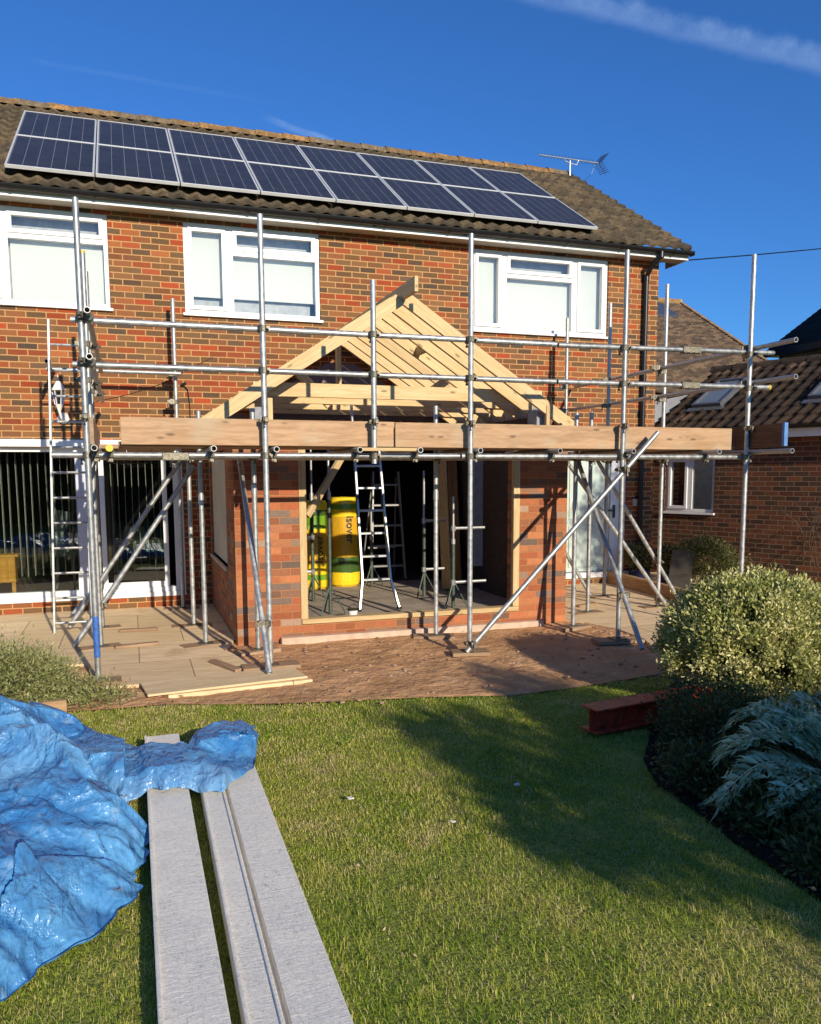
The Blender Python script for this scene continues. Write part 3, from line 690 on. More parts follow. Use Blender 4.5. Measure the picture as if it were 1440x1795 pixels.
# ------------------------------------------------------------------ brick extension with open timber roof
ext = empty('brick_extension', (2.8, -2.75, 0), 'half built red brick garden room under bare roof timbers', 'extension')
XL, XR, YF, WT = .95, 4.70, -2.75, 2.36
m = MB()
wall_mb(m, XL, XR, -.1, 2.18, [(1.61, 4.09, .16, 2.18)], YF, YF+.29)
m.build('front_wall', brick_new, ext)
def side_wall(x0, x1, holes, name, lab=None):
    q = MB(); wall_mb(q, YF+.291, -.002, -.1, WT, holes, 0, 1); q.v = [(x0+(x1-x0)*y, x, z) for x, y, z in q.v]
    return q.build(name, brick_new, ext)
side_wall(XL, XL+.29, [(-2.0, -.25, .70, 1.98)], 'left_side_wall'); side_wall(XR, XR-.29, [(-2.1, -.6, .9, 2.0)], 'right_side_wall')
for bx_ in (((1.18, 1.29, YF+.04, YF+.27, 2.181, WT+.02), (XL+.16, XL+.285, YF+.3, -.01, WT+.001, WT+.05)), ((4.32, 4.44, YF+.04, YF+.27, 2.181, WT+.04), (XR-.285, XR-.16, YF+.3, -.01, WT+.001, WT+.14))):
    for q_ in bx_: m = MB(); m.box(*q_); m.build('inner_block', block_grey, ext, .003)
m = MB(); m.box(1.38, 4.37, YF-.10, YF-.002, -.08, .045); m.build('foundation', conc_foot, ext, .006)
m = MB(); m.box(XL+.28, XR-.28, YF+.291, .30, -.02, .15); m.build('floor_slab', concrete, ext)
for x_, s_ in ((XL+.292, 1), (XR-.292, -1)):
    m = MB(); m.box(min(x_, x_+s_*.012), max(x_, x_+s_*.012), YF+.30, -.01, .152, WT-.01); m.build('shade_sheet', dark_room, ext)  # dark sheets added over the side walls, standing in for the room's shade
# door frame
beam('frame_post', (1.64, YF+.02, .215), (1.64, YF+.02, 2.17), .075, .06, timber_m, ext); beam('frame_post', (4.06, YF+.02, .215), (4.06, YF+.02, 2.17), .075, .06, timber_m, ext)
beam('bottom_plate', (1.61, YF+.04, .188), (4.09, YF+.04, .188), .13, .05, timber_m, ext); beam('head_plate', (1.3, YF+.14, 2.225), (4.4, YF+.14, 2.225), .10, .06, timber_m, ext)
beam('diagonal_strut', (1.70, YF+.07, 1.28), (2.20, YF+.35, 1.98), .045, .07, timber_m, ext)
m = MB(); m.add([(XL+.02, -1.98, .72), (XL+.02, -.27, .72), (XL+.02, -.27, 1.96), (XL+.02, -1.98, 1.96), (XL+.03, -1.98, .72), (XL+.03, -.27, .72), (XL+.03, -.27, 1.96), (XL+.03, -1.98, 1.96)], [(0, 3, 2, 1), (4, 5, 6, 7), (0, 4, 7, 3), (1, 2, 6, 5), (0, 1, 5, 4), (3, 7, 6, 2)])
m.build('window_sheet', plain('translucent_sheet', (.62, .55, .43, 1), .5, nz=.08, sc=2), ext)
m = MB(); m.box(XL-.03, XL+.1, -2.03, -.22, .66, .70); m.build('side_sill', conc_foot, ext, .004)
m = MB(); m.box(XR-.04, XR-.03, -2.08, -.62, .92, 1.98); m.build('right_window_sheet', plain('board_sheet', (.45, .44, .40, 1), .7), ext)
# roof frame
AX, AZ = 2.72, 3.60; RH = .135; PT = R(33)
ys = [-2.80, -2.42, -2.03, -1.64, -1.25, -.86, -.47, -.1]
def rafter(y, sgn, foot, top=.02):
    t = .047; ex = AX+sgn*top; run = foot
    cz = AZ-RH/2/math.cos(PT)
    p0 = Vector((AX+sgn*run, y, cz-run*math.tan(PT))); p1 = Vector((AX+sgn*top, y, cz-top*math.tan(PT)))
    # plumb cut at the ridge, plumb cut at the foot
    sh = RH*math.tan(PT)
    return beam('rafter', p0, p1, t, RH, timber_m, ext, cut0=-sh if True else 0, cut1=-sh, bevel=.002)
for y in ys:
    rafter(y, -1, 2.03); rafter(y, 1, 2.0)
beam('ridge_board', (AX, -3.22, AZ-.035), (AX, -.02, AZ-.035), .038, .15, timber_m, ext)
beam('tie_beam', (1.22, -2.372, 2.592), (4.55, -2.372, 2.592), .047, .145, timber_m, ext)
for y in (ys[3], ys[5], ys[7]): beam('ceiling_tie', (1.15, y-.048, 2.57), (4.45, y-.048, 2.57), .044, .12, timber_m, ext)
beam('wall_plate', (1.13, -2.75, 2.385), (1.13, -.02, 2.385), .10, .05, timber_m, ext); beam('wall_plate', (4.5, -2.75, 2.385), (4.5, -.02, 2.385), .10, .05, timber_m, ext)
beam('purlin_strut', (3.75, -1.62, 2.9), (3.35, -1.62, 2.62), .047, .1, timber_m, ext)
beam('king_strut', (2.42, -1.2, 2.6), (2.42, -1.2, 3.3), .05, .10, timber_m, ext); beam('noggin', (3.28, -2.0, 3.16), (3.28, -1.65, 3.16), .05, .10, timber_m, ext)
beam('prop_strut', (1.75, -1.66, 2.95), (2.2, -1.66, 2.5), .047, .10, timber_m, ext)
for x in (1.32, 4.40): beam('short_stud', (x, YF-.06, 2.2), (x, YF-.06, 2.46), .05, .05, timber_m, ext)
beam('rafter_foot_block', (.78, -2.77, 2.30), (.78, -.1, 2.30), .03, .10, timber_m, ext); beam('rafter_foot_block', (4.69, -2.77, 2.30), (4.69, -.1, 2.30), .03, .10, timber_m, ext)
# membrane and flashing strip against the house wall
m = MB(); m.add([(1.2, -.012, 2.45), (4.25, -.012, 2.45), (2.95, -.012, 3.20), (2.55, -.012, 3.20)], [(0, 1, 2, 3)]); m.add([(1.2, -.004, 2.45), (4.25, -.004, 2.45), (2.95, -.004, 3.20), (2.55, -.004, 3.20)], [(3, 2, 1, 0)]); m.build('wall_membrane', felt_m, ext)

# ------------------------------------------------------------------ scaffold
TR = .0245
scf = empty('scaffold', (3, -3.95, 0), 'galvanised tube scaffold wrapped around the half built extension', 'scaffold')
def ptube(name, a, b, lab=None):
    o = tubeobj(name, a, b, TR, galv_m, scf)
    if lab: o['label'] = lab
    return o
def coupler_mesh():
    m = MB(); m.tube((0, 0, -.026), (0, 0, .026), .034, 10); m.tube((-.026, .056, 0), (.026, .056, 0), .034, 10)
    m.box(-.03, .03, .02, .04, -.03, .03); m.box(.028, .055, -.018, .012, -.02, .02); m.tube((.042, -.05, 0), (.042, .03, 0), .007, 6); m.tube((.042, -.055, 0), (.042, -.04, 0), .013, 6)
    m.box(-.018, .012, .084, .105, -.02, .02); m.tube((0, .094, -.055), (0, .094, .02), .007, 6); m.tube((0, .094, -.06), (0, .094, -.045), .013, 6)
    me = bpy.data.meshes.new('coupler'); me.from_pydata(m.v, [], m.f); me.materials.append(coup_m); return me
CM = coupler_mesh()
def coupler(tube, p, rz=0, rx=0, s=1.0):
    o = bpy.data.objects.new('coupler', CM); COL.objects.link(o)
    o.matrix_world = Matrix.Translation(p) @ Matrix.Rotation(rz, 4, 'Z') @ Matrix.Rotation(rx, 4, 'Y') @ Matrix.Scale(s, 4); setpar(o, tube); return o
def baseplate(tube, x, y, z):
    m = MB(); m.box(x-.075, x+.075, y-.075, y+.075, z, z+.008); m.tube((x, y, z+.008), (x, y, z+.05), .019, 8); m.build('base_plate', coup_m, tube)
LZ, G1, G2 = 1.87, 2.585, 2.93
FY = -3.95
front = {}
for i, (x, z0, z1, lx) in enumerate(((-.33, .03, 3.84, 0), (1.09, .06, 3.85, 0), (2.06, 1.80, 3.39, 0), (2.99, .03, 3.86, 0), (4.63, .05, 3.85, 0), (6.14, .03, 3.93, 0))):
    t = ptube('standard', (x, FY, z0), (x, FY, z1)); front[i] = t
    if i != 2: baseplate(t, x, FY, z0-.02)
    for z in (LZ, G1, G2): coupler(t, (x, FY, z), 0)
    coupler(t, (x, FY, 2.17), R(180), 0, .8)
# blue paint on the foot of the first standard
m = MB(); m.tube((-.33, FY, .22), (-.33, FY, .56), TR+.0012, 14, caps=False); m.build('paint_band', plain('blue_paint', (.05, .16, .50, 1), .5, nz=.2, sc=30), front[0], smooth=True)
inner = [(.64, -2.67, .03, 2.33), (.60, -1.56, .03, 1.86), (.56, -.27, .03, 3.87), (1.10, -3.14, .03, 2.33), (2.98, -3.06, .03, 2.40), (4.60, -3.10, .03, 2.36), (5.25, -2.33, .03, 2.44),
         (6.16, -1.25, .03, 3.97), (6.32, -2.26, .03, 4.01), (6.05, -.30, .03, 3.94), (-.36, -2.45, .03, 3.80), (-.38, -1.35, .03, 3.88)]
inn = []
for x, y, z0, z1 in inner:
    t = ptube('standard', (x, y, z0), (x, y, z1)); baseplate(t, x, y, z0-.02); inn.append(t)
    coupler(t, (x, y, 1.87), R(180) if x > 1 else R(90)); 
    if z1 > 3.5: coupler(t, (x, y, 2.62), R(90)); coupler(t, (x, y, 2.96), R(90))
for k, z in ((0, 1.42), (3, 1.52), (4, 1.44), (5, 1.3), (6, 1.35)):
    m = MB(); x, y = inner[k][:2]; m.tube((x, y, z), (x, y, z+.09), TR+.005, 14); m.build('sleeve_coupler', alu, inn[k], smooth=True)
m = MB(); m.tube((-.36, -2.45, 3.795), (-.36, -2.45, 3.82), TR+.003, 12); m.build('end_cap', plain('yellow_cap', (.75, .52, .04, 1), .5), inn[10])
ly = FY+.056
led = [ptube('ledger', (-.60, ly, LZ), (2.9, ly, LZ)), ptube('ledger', (2.92, ly, LZ), (6.2, ly, LZ))]
g_hi = [ptube('guard_rail', (-.41, ly, G2), (3.9, ly, G2+.005)), ptube('guard_rail', (3.92, ly, G2), (6.49, ly, G2+.035))]
g_lo = [ptube('guard_rail', (-.41, ly, G1), (3.9, ly, G1)), ptube('guard_rail', (3.92, ly, G1), (6.44, ly, G1+.02))]
def sleeve(o, x, z):
    m = MB(); m.box(x-.11, x+.11, ly-.034, ly+.034, z-.034, z+.034)
    for q in (-.09, -.03, .03, .09): m.tube((x+q, ly-.04, z-.045), (x+q, ly-.04, z-.02), .008, 6)
    m.build('sleeve_coupler', coup_m, o, .006)
sleeve(led[0], .35, LZ-.01); sleeve(g_hi[1], 5.44, G2+.02); sleeve(g_lo[1], 5.44, G1+.01)
m = MB(); m.tube((6.435, ly, G1+.02), (6.46, ly, G1+.02), TR+.003, 12); m.build('end_cap', bpy.data.materials['yellow_cap'], g_lo[1])
ptube('inner_ledger', (.5, -3.14+.056, LZ), (5.1, -3.14+.056, LZ)); ptube('inner_ledger', (-.9, -.42, 2.95), (.62, -.42, 2.95)); ptube('inner_ledger', (-.55, -1.35, 1.9), (.7, -1.35, 1.9)); ptube('inner_ledger', (4.9, -2.30, 1.9), (6.5, -2.30, 1.9)); ptube('inner_ledger', (5.2, -1.2, 1.9), (6.4, -1.2, 1.9))
# side rails running to the house
for z in (2.95, 2.60):
    t = ptube('side_rail', (-.275, -4.12, z+.02), (-.30, -.35, z)); coupler(t, (-.33, -3.99, z), R(-60)); coupler(t, (-.29, -2.4, z), R(90)); coupler(t, (-.29, -1.3, z), R(90))
t = ptube('side_rail', (6.195, -4.51, 2.995), (6.30, -.13, 2.99)); coupler(t, (6.2, -3.9, 3.0), R(70)); coupler(t, (6.22, -2.26, 3.0), R(90))
t = ptube('side_rail', (6.225, -4.5, 2.645), (6.22, -.13, 2.65)); coupler(t, (6.2, -3.9, 2.64), R(70)); coupler(t, (6.22, -2.26, 2.64), R(90))
ptube('side_rail', (-.85, -.9, 2.98), (-.85, -.05, 2.98))
# transoms under the boards, open ends towards the camera
tz = LZ+.05
for i, (x, y0, y1) in enumerate(((-.27, -4.14, -.6), (-.16, -4.1, -2.2), (.64, -4.16, -2.6), (1.17, -4.05, -2.95), (1.90, -4.06, -2.9), (2.46, -4.06, -2.9), (3.05, -4.05, -2.9), (3.86, -4.08, -2.9), (4.66, -4.1, -2.9), (5.66, -4.12, -1.1), (6.205, -4.52, -.2))):
    t = ptube('transom', (x, y0, tz), (x, y1, tz)); coupler(t, (x, ly, LZ), R(0), R(90))
    if i == 1:
        m = MB(); m.tube((x, y0-.012, tz), (x, y0+.01, tz), TR+.004, 14); m.build('end_cap', bpy.data.materials['yellow_cap'], t)
# braces
for nm, a, b in (('f', (2.93, -4.015, .03), (4.99, -4.015, 2.11)), ('l', (-.61, -2.39, .02), (.60, -2.39, 1.80)), ('d', (-.72, -1.42, .05), (.52, -1.42, 1.86)),
                 ('p', (1.035, -4.25, .04), (.98, -3.0, 1.90)), ('A', (4.56, -4.47, .03), (4.64, -3.05, 1.88)), ('B', (6.71, -2.18, .05), (5.44, -2.18, 1.86)), ('C', (6.38, -2.36, .03), (4.95, -2.36, 1.80)), ('D', (5.98, -1.18, .03), (5.2, -1.18, 1.2)), ('E', (-.75, -.6, .05), (-.42, -.6, .42))):
    t = ptube('brace', a, b)
    if nm == 'f': coupler(t, (4.61, -3.98, 1.74), R(180)); coupler(t, (2.99, -3.98, .10), R(180)); t['label'] = 'long diagonal brace across the front right bay'
    if nm == 'p': coupler(t, (1.06, -4.0, .42), R(90)); 
    if nm == 'A': coupler(t, (4.62, -4.1, .50), R(90))
    if nm == 'l': coupler(t, (-.34, -2.42, .42), 0)
    if nm == 'B': coupler(t, (6.33, -2.22, .58), 0)
    if nm == 'C': coupler(t, (6.33, -2.30, .10), 0)
t = None

# boards on the scaffold: each lies loose on the tubes
def board(name, a, b, t, h, mat, label, cat, group=None, upv=(0, 0, 1)):
    o = beam(name, a, b, t, h, mat, None, upv, .004); return tag(o, label, cat, group)
by = FY+.075+.038
board('toe_board', (-.075, ly+.047, 2.07), (2.27, ly+.047, 2.065), .036, .225, board_m, 'pinkish brown toe board on edge, left of the two along the front', 'board', 'toe boards on edge along the platform')
board('toe_board', (2.285, ly+.047, 2.062), (6.02, ly+.047, 2.058), .036, .225, board_m, 'pinkish brown toe board on edge, longer right one along the front', 'board', 'toe boards on edge along the platform')
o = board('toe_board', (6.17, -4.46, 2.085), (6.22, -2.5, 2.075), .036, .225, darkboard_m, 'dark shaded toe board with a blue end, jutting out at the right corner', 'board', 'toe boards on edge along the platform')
m = MB(); m.box(-.004, .03, -.021, .021, -.115, .115); m.build('end_band', plain('blue_band', (.10, .25, .55, 1), .5), o, mw=world_of(o))
board('toe_board', (-.30, -3.75, 2.07), (-.33, -1.5, 2.07), .036, .225, oldboard_m, 'weathered toe board along the left return behind the corner pole', 'board', 'toe boards on edge along the platform')
pos = ['outer', 'second', 'third', 'inner']
k = 0
for j in range(3):
    for (x0, x1) in ((-.1, 2.55), (2.57, 6.15)):
        y = FY+.27+j*.232
        board('deck_board', (x0+random.uniform(-.03, .03), y, LZ+.096), (x1+random.uniform(-.04, .0), y, LZ+.096), .222, .038, oldboard_m,
              'weathered platform board lying flat, %s row, %s half of the front run' % (('front', 'middle', 'rear')[j], 'left' if x0 < 1 else 'right'), 'board', 'platform boards lying on the transoms', (0, 0, 1))
for j in range(3):
    board('deck_board', (5.45+j*.232, -3.1, LZ+.096), (5.45+j*.232, -.9, LZ+.096), .222, .038, oldboard_m, 'weathered platform board on the right return beside the house corner, %s of three' % ('left', 'middle', 'right')[j], 'board', 'platform boards lying on the transoms')
for j in range(3):
    board('deck_board', (-.16+j*.232, -3.1, LZ+.096), (-.16+j*.232, -.7, LZ+.096), .222, .038, oldboard_m, 'weathered platform board on the left return above the patio door, %s of three' % ('left', 'middle', 'right')[j], 'board', 'platform boards lying on the transoms')
o = board('packing_timber', (1.93, -4.0, 1.925), (2.44, -4.0, 1.925), .05, .03, timber_m, 'short sunlit timber packer lying on the ledger under the toe board joint', 'timber')
# sole boards under the feet
solelab = {0: 'under the leftmost front pole by the shrub', 1: 'under the second front pole and its brace', 3: 'under the fourth front pole beside the long brace', 4: 'under the fifth front pole at the soil edge', 5: 'under the rightmost front pole behind the round bush'}
fx = [-.33, 1.09, 2.06, 2.99, 4.63, 6.14]
soleg = 'sole boards under the scaffold poles'
for i in solelab:
    L = .5 if i in (1, 4) else .36
    ang = random.uniform(-.5, .3); d = Vector((math.cos(ang), math.sin(ang), 0))*L/2; p = Vector((fx[i], FY, .008+(.02 if i in (1,) else 0)))
    board('sole_board', p-d, p+d, .20, .036, oldboard_m, 'weathered sole board '+solelab[i], 'board', soleg)
inlab = ['under the pole in front of the covered side window', 'under the middle pole left of the extension', 'under the pole against the patio door', 'under the pole at the left brick pier', 'under the pole in front of the room opening', 'under the pole at the right brick pier',
         'under the pole right of the extension', 'under the pole in front of the pale green door', 'under the pole beside the timber kerb', 'under the pole nearest the door wall', 'under the second pole of the left return', 'under the rear pole of the left return']
for i, (x, y, z0, z1) in enumerate(inner):
    ang = random.uniform(-.35, .35); d = Vector((math.cos(ang), math.sin(ang), 0))*.22
    board('sole_board', Vector((x, y, -.006))-d*1.1, Vector((x, y, -.006))+d*.9, .19, .04, oldboard_m, 'weathered sole board '+inlab[i], 'board', soleg)

for (x, y, L, a, lb) in ((-.02, -2.55, .42, .15, 'thin timber offcut lying on the patio behind the leftmost pole'), (.0, -1.7, .40, -.1, 'timber offcut lying on the patio farther back near the ladder'), (.72, -3.75, .5, -1.2, 'timber offcut lying at the broken corner of the patio'), (5.5, -1.9, .35, .3, 'timber offcut lying on the side patio between the right poles')):
    d = Vector((math.cos(a), math.sin(a), 0))*L/2; board('timber_offcut', Vector((x, y, .02))-d, Vector((x, y, .02))+d, .07, .03, oldboard_m, lb, 'timber')
board('plywood_sheet', (.02, -4.36, .018), (1.30, -4.20, .018), .42, .018, wood('pale_plywood', (.78, .60, .36, 1), (.66, .48, .26, 1), ring=5, knots=False), 'pale plywood sheet lying on the patio edge beside the second front pole', 'board')

# ------------------------------------------------------------------ ladder on the left
ladr = empty('ladder', (-.65, -1.56, 0), 'tall metal ladder standing at the left end of the scaffold', 'ladder')
la0, la1 = Vector((-.86, -1.56, .0)), Vector((-.77, -1.40, 3.35)); lb0, lb1 = la0+Vector((.37, 0, 0)), la1+Vector((.34, 0, 0))
for a, b in ((la0, la1), (lb0, lb1)): beam('rail', a, b, .055, .024, galv_m, ladr, (1, 0, 0), .003)
for i in range(12):
    f = (.12+i*.27)/3.35; m = MB(); m.tube(la0.lerp(la1, f), lb0.lerp(lb1, f), .013, 8); m.build('rung', galv_m, ladr, smooth=True)

# ------------------------------------------------------------------ inside the extension
# insulation rolls
roll_y = M('yellow_wrap', .35, spec=.5)
def wrap_mat(name, bands):
    m = M(name, .3, spec=.5); X, Y, Z = m.sep(m.obj())[:3]
    zz = m.math('ADD', Z, m.math('MULTIPLY', m.math('SUBTRACT', m.noise(4, 2), .5), .03))
    c = m.ramp(m.mr(zz, 0, 1.25, 0, 1, False), bands, 'CONSTANT')
    m.color(c); m.bump(m.noise(7, 4, .6, m.mapping((1, 1, .35))), .8, .03); return m.m
YL, GR, OR_, DG = (.85, .58, .02, 1), (.16, .32, .02, 1), (.62, .34, .02, 1), (.05, .10, .02, 1)
r_a = wrap_mat('yellow_green_wrap', [(0, YL), (.10, GR), (.16, YL), (.28, OR_), (.62, YL), (.66, GR), (.80, DG), (.86, YL)])
r_b = wrap_mat('yellow_orange_wrap', [(0, YL), (.16, DG), (.33, OR_), (.78, YL), (.86, GR), (.92, YL)])
ink = plain('dark_print', (.02, .025, .02, 1), .4)
def text_mesh(txt, size):
    cu = bpy.data.curves.new('t', 'FONT'); cu.body = txt; cu.size = size; cu.extrude = 0; cu.resolution_u = 3; cu.offset = .002
    o = bpy.data.objects.new('t', cu); COL.objects.link(o); dg = bpy.context.evaluated_depsgraph_get(); me = bpy.data.meshes.new_from_object(o.evaluated_get(dg)); bpy.data.objects.remove(o); return me
def roll(x, y, r, h, mat, label, txtdir, tz0, t_ang):
    e = empty('insulation_roll', (x, y, .152), label, 'insulation roll', 'insulation rolls standing in the room')
    m = MB(); n = 32; prof = [(.0, .0), (r*.86, 0), (r*.98, .03), (r, .09), (r*.985, h*.16), (r, h*.3), (r*.99, h*.6), (r*.97, h*.78), (r, h*.88), (r*.94, h*.965), (r*.8, h), (r*.25, h*1.005), (0, h*.985)]
    for a, b in zip(prof[:-1], prof[1:]):
        ra = [(math.cos(2*math.pi*i/n)*a[0]*(1+.02*math.sin(i*2.1)), math.sin(2*math.pi*i/n)*a[0]*(1+.02*math.sin(i*2.1)), a[1]) for i in range(n)]
        rb = [(math.cos(2*math.pi*i/n)*b[0]*(1+.02*math.sin(i*2.1)), math.sin(2*math.pi*i/n)*b[0]*(1+.02*math.sin(i*2.1)), b[1]) for i in range(n)]
        m.add(ra+rb, [(i, (i+1) % n, n+(i+1) % n, n+i) for i in range(n)])
    o = m.build('wrapping', mat, None, smooth=False, mw=Matrix.Translation((x, y, .152))); 
    for p in o.data.polygons: p.use_smooth = True
    setpar(o, e)
    for (txt, size, da, zc) in (('isover', .155, 0, tz0), ('INSULATION ROLL', .035, -.55, tz0)):
        me = text_mesh(txt, size); w_ = max(v.co.x for v in me.vertices)
        for v in me.vertices:
            a, b = v.co.x-w_/2, v.co.y-size*.3
            if txtdir < 0: z_, s_ = zc-a, b      # reads downwards
            else: z_, s_ = zc+a, -b
            th = t_ang+da+s_/(r*1.03); v.co = Vector((math.cos(th)*r*1.035, math.sin(th)*r*1.035, z_))
        if txt != 'isover': bpy.data.meshes.remove(me); continue
        t = link(me, 'lettering', ink, None, Matrix.Translation((x, y, .152))); setpar(t, e)
    m = MB()
    th = t_ang-.55
    n2 = 20; zc = h*.30 if txtdir < 0 else h*.70; ring = []
    for i in range(n2):
        a = 2*math.pi*i/n2; ring.append((math.cos(th+math.cos(a)*.045/r)*r*1.03, math.sin(th+math.cos(a)*.045/r)*r*1.03, zc+math.sin(a)*.045))
    m.add(ring, [tuple(range(n2))]); o = m.build('round_mark', ink if txtdir < 0 else plain('light_green_mark', (.45, .6, .1, 1), .4), None, mw=Matrix.Translation((x, y, .152))); setpar(o, e)
roll(2.33, -.02, .20, 1.20, r_a, 'yellow and green wrapped insulation roll, left of the two behind the stepladder', 1, .55, R(-80))
roll(2.79, .10, .215, 1.24, r_b, 'yellow and orange wrapped insulation roll directly behind the stepladder', -1, .80, R(-82))
# stepladder
def stepladder(x0, x1, y, h, label, mat, depth=.55, n=6, splay=.05, tilt=.1):
    e = empty('stepladder', ((x0+x1)/2, y, .15), label, 'stepladder')
    for s, xx in ((-1, x0), (1, x1)):
        beam('side_rail', (xx+s*splay, y-.02, .152), (xx-s*.02, y+tilt, h), .065, .024, mat, e, (1, 0, 0), .003)
        beam('rear_leg', (xx+s*splay, y+depth, .152), (xx-s*.03, y+tilt+.06, h*.95), .04, .02, mat, e, (1, 0, 0), .003)
    for i in range(n):
        f = (i+.75)/(n+.4); z = .15+(h-.15)*f; a = x0-splay*(1-f)+.02*f; b = x1+splay*(1-f)-.02*f; yy = y+tilt*f
        m = MB(); m.box(a, b, yy-.045, yy+.045, z-.016, z+.012); m.build('step', mat, e, .004)
    m = MB(); m.box(x0, x1, y+depth*.6, y+depth*.6+.02, .6, .63); m.build('cross_bar', mat, e)
    for s, xx in ((-1, x0), (1, x1)):
        m = MB(); m.box(xx+s*splay-.02, xx+s*splay+.02, y-.06, y+.02, .150, .175); m.build('rubber_foot', black_pl, e)
le = empty('leaning_ladder', (2.65, -2.05, .15), 'silver ladder with sunlit rungs leaning in the middle of the room', 'ladder')
for xa, xb, xf in ((2.46, 2.55, 2.40), (2.80, 2.84, 2.88)):
    beam('side_rail', (xa, -2.03, .50), (xb, -1.25, 2.75), .055, .026, alu, le, (1, 0, 0), .003); beam('foot_rail', (xf, -2.12, .155), (xa, -2.03, .50), .05, .024, alu, le, (1, 0, 0), .003)
    m = MB(); m.box(xf-.02, xf+.02, -2.15, -2.09, .150, .18); m.build('rubber_foot', black_pl, le)
for i in range(9):
    f = i/8.6; m = MB(); a_, b_ = 2.46+.09*f, 2.80+.04*f; yy = -2.03+.78*f; zz = .50+2.25*f; m.box(a_, b_, yy-.03, yy+.02, zz-.014, zz+.012); m.build('rung', alu, le, .004)
for sx_ in (2.50, 2.80): m = MB(); m.box(sx_-.01, sx_+.01, -1.74, -1.70, 1.28, 1.46); m.build('hinge', steel_dark, le)
stepladder(3.30, 3.72, .35, 1.75, 'dim grey stepladder in the dark back of the room', plain('dull_alu', (.35, .34, .32, 1), .5, .5), n=5)
# trestle props
gprop = plain('green_grey_paint', (.10, .13, .10, 1), .5, .4, nz=.2, sc=30)
def prop(x, y, h, label, arms=(), mat=gprop, tops=.02):
    e = empty('trestle_prop', (x, y, .15), label, 'prop', 'tripod props standing in the room')
    m = MB(); m.tube((x, y, .16), (x, y, h*.62), .022, 10); m.build('outer_tube', mat, e, smooth=True)
    m = MB(); m.tube((x, y, h*.62), (x, y, h), .015, 10); m.tube((x, y, h*.62), (x, y, h*.66), .026, 10); m.build('inner_tube', alu, e, smooth=True)
    for k in range(3):
        t = R(100+120*k); m = MB(); m.tube((x+math.cos(t)*.17, y+math.sin(t)*.17, .155), (x, y, .48), .008, 6); m.build('leg', mat, e)
    for (z, L) in arms:
        m = MB(); m.tube((x, y, z), (x+L, y+.02, z), .018, 8); m.tube((x, y, z-.03), (x, y, z+.03), .03, 8); m.build('arm', alu, e)
prop(2.05, -2.17, 2.3, 'dark green tripod prop nearest the left door post')
prop(2.06, -1.20, 2.25, 'dark tripod prop with arms in front of the left yellow roll', [(.94, -.3), (.52, -.3)])
prop(3.50, -2.25, 1.45, 'tripod prop with two pale arms behind the fourth front pole', [(1.08, .40), (.45, .42)])
prop(3.48, -1.30, 1.75, 'tripod prop with short arms further back beside the dim stepladder', [(1.12, .30), (.5, .28)])
prop(3.1, -.2, 1.3, 'dark tripod prop at the rear right of the silver stepladder')
# bucket
bu = empty('bucket', (2.19, -2.62, .15), 'small white plastic bucket on the floor slab by the sill', 'bucket')
m = MB(); m.tube((2.19, -2.62, .152), (2.19, -2.62, .26), .042, 16, r1=.055); m.build('tub', plain('white_plastic', (.75, .75, .74, 1), .4), bu, smooth=True)
m = MB(); m.tube((2.19, -2.62, .258), (2.19, -2.62, .272), .059, 16); m.build('rim', black_pl, bu)
m = MB(); m.path([(2.13, -2.62, .265), (2.15, -2.64, .31), (2.19, -2.65, .325), (2.23, -2.64, .31), (2.25, -2.62, .265)], .003, 5); m.build('handle', steel_dark, bu)
# boards leaning at the back right
for i, (x, mt, l_) in enumerate(((3.95, timber_m, 'pale'), (4.3, sleeper_m, 'darker'))):
    board('timber_sheet', (x, -.9+i*.5, .17), (x+.02, -.6+i*.5, 2.2), .02, .32, mt, '%s timber board standing upright inside the right wall' % l_, 'timber', upv=(0, 1, 0))
m = MB(); m.box(4.02, 4.16, -1.6, -1.585, .55, 2.3); tag(m.build('plasterboard_strip', plain('plaster_grey', (.40, .40, .37, 1), .8)), 'pale grey board strip leaning behind the right door post', 'board')
# things behind the patio door glass
pb = empty('pine_planter', (-1.45, -.35, 0), 'orange pine planter box on legs at the left edge', 'planter')
ob = MB(); ob.box(-2.1, -1.43, .17, .38, .38, .70)
for q_ in range(8): ob.box(-2.1+q_*.084, -2.03+q_*.084, .158, .1705, .39, .69)
ob.box(-2.12, -1.39, .155, .40, .702, .73)
ob.box(-1.48, -1.435, .17, .23, .15, .378)
ob.build('box', pine_m, pb, .004)
pb.location = (-1.5, .75, .15)
for c_ in pb.children: c_.matrix_basis = Matrix.Translation(-Vector(pb.location))
gl_ = plain('white_sculpture', (.33, .36, .36, 1), .6)
fc = empty('garden_chair', (-.95, 1.4, .15), 'pale moulded chair behind the left patio door glass', 'chair')
m = MB(); m.tube((-.98, 1.3, .95), (-.93, 1.32, 1.22), .10, 10, r1=.14); m.tube((-.93, 1.3, .62), (-.98, 1.3, .95), .13, 10, r1=.08); m.build('back', gl_, fc, smooth=True)
m = MB(); m.tube((-.93, 1.25, .6), (-.93, 1.25, .66), .2, 12)
m.build('seat', gl_, fc, smooth=True)
for a, b in ((-.12, -.1), (.12, -.1), (-.12, .12), (.12, .12)): m = MB(); m.tube((-.93+a, 1.25+b, .15), (-.93+a*.8, 1.25+b*.8, .6), .012, 6); m.build('leg', gl_, fc)
tb = empty('draped_table', (.0, 1.0, .15), 'low table under a pale cloth behind the right patio door', 'table')
m = MB(); m.box(-.28, .32, .75, 1.2, .78, .82)
m.add([(-.15, .8, .82), (.2, .8, .82), (.12, 1.1, 1.0), (-.12, 1.1, 1.0)], [(0, 1, 2, 3)]); m.build('cloth', gl_, tb)
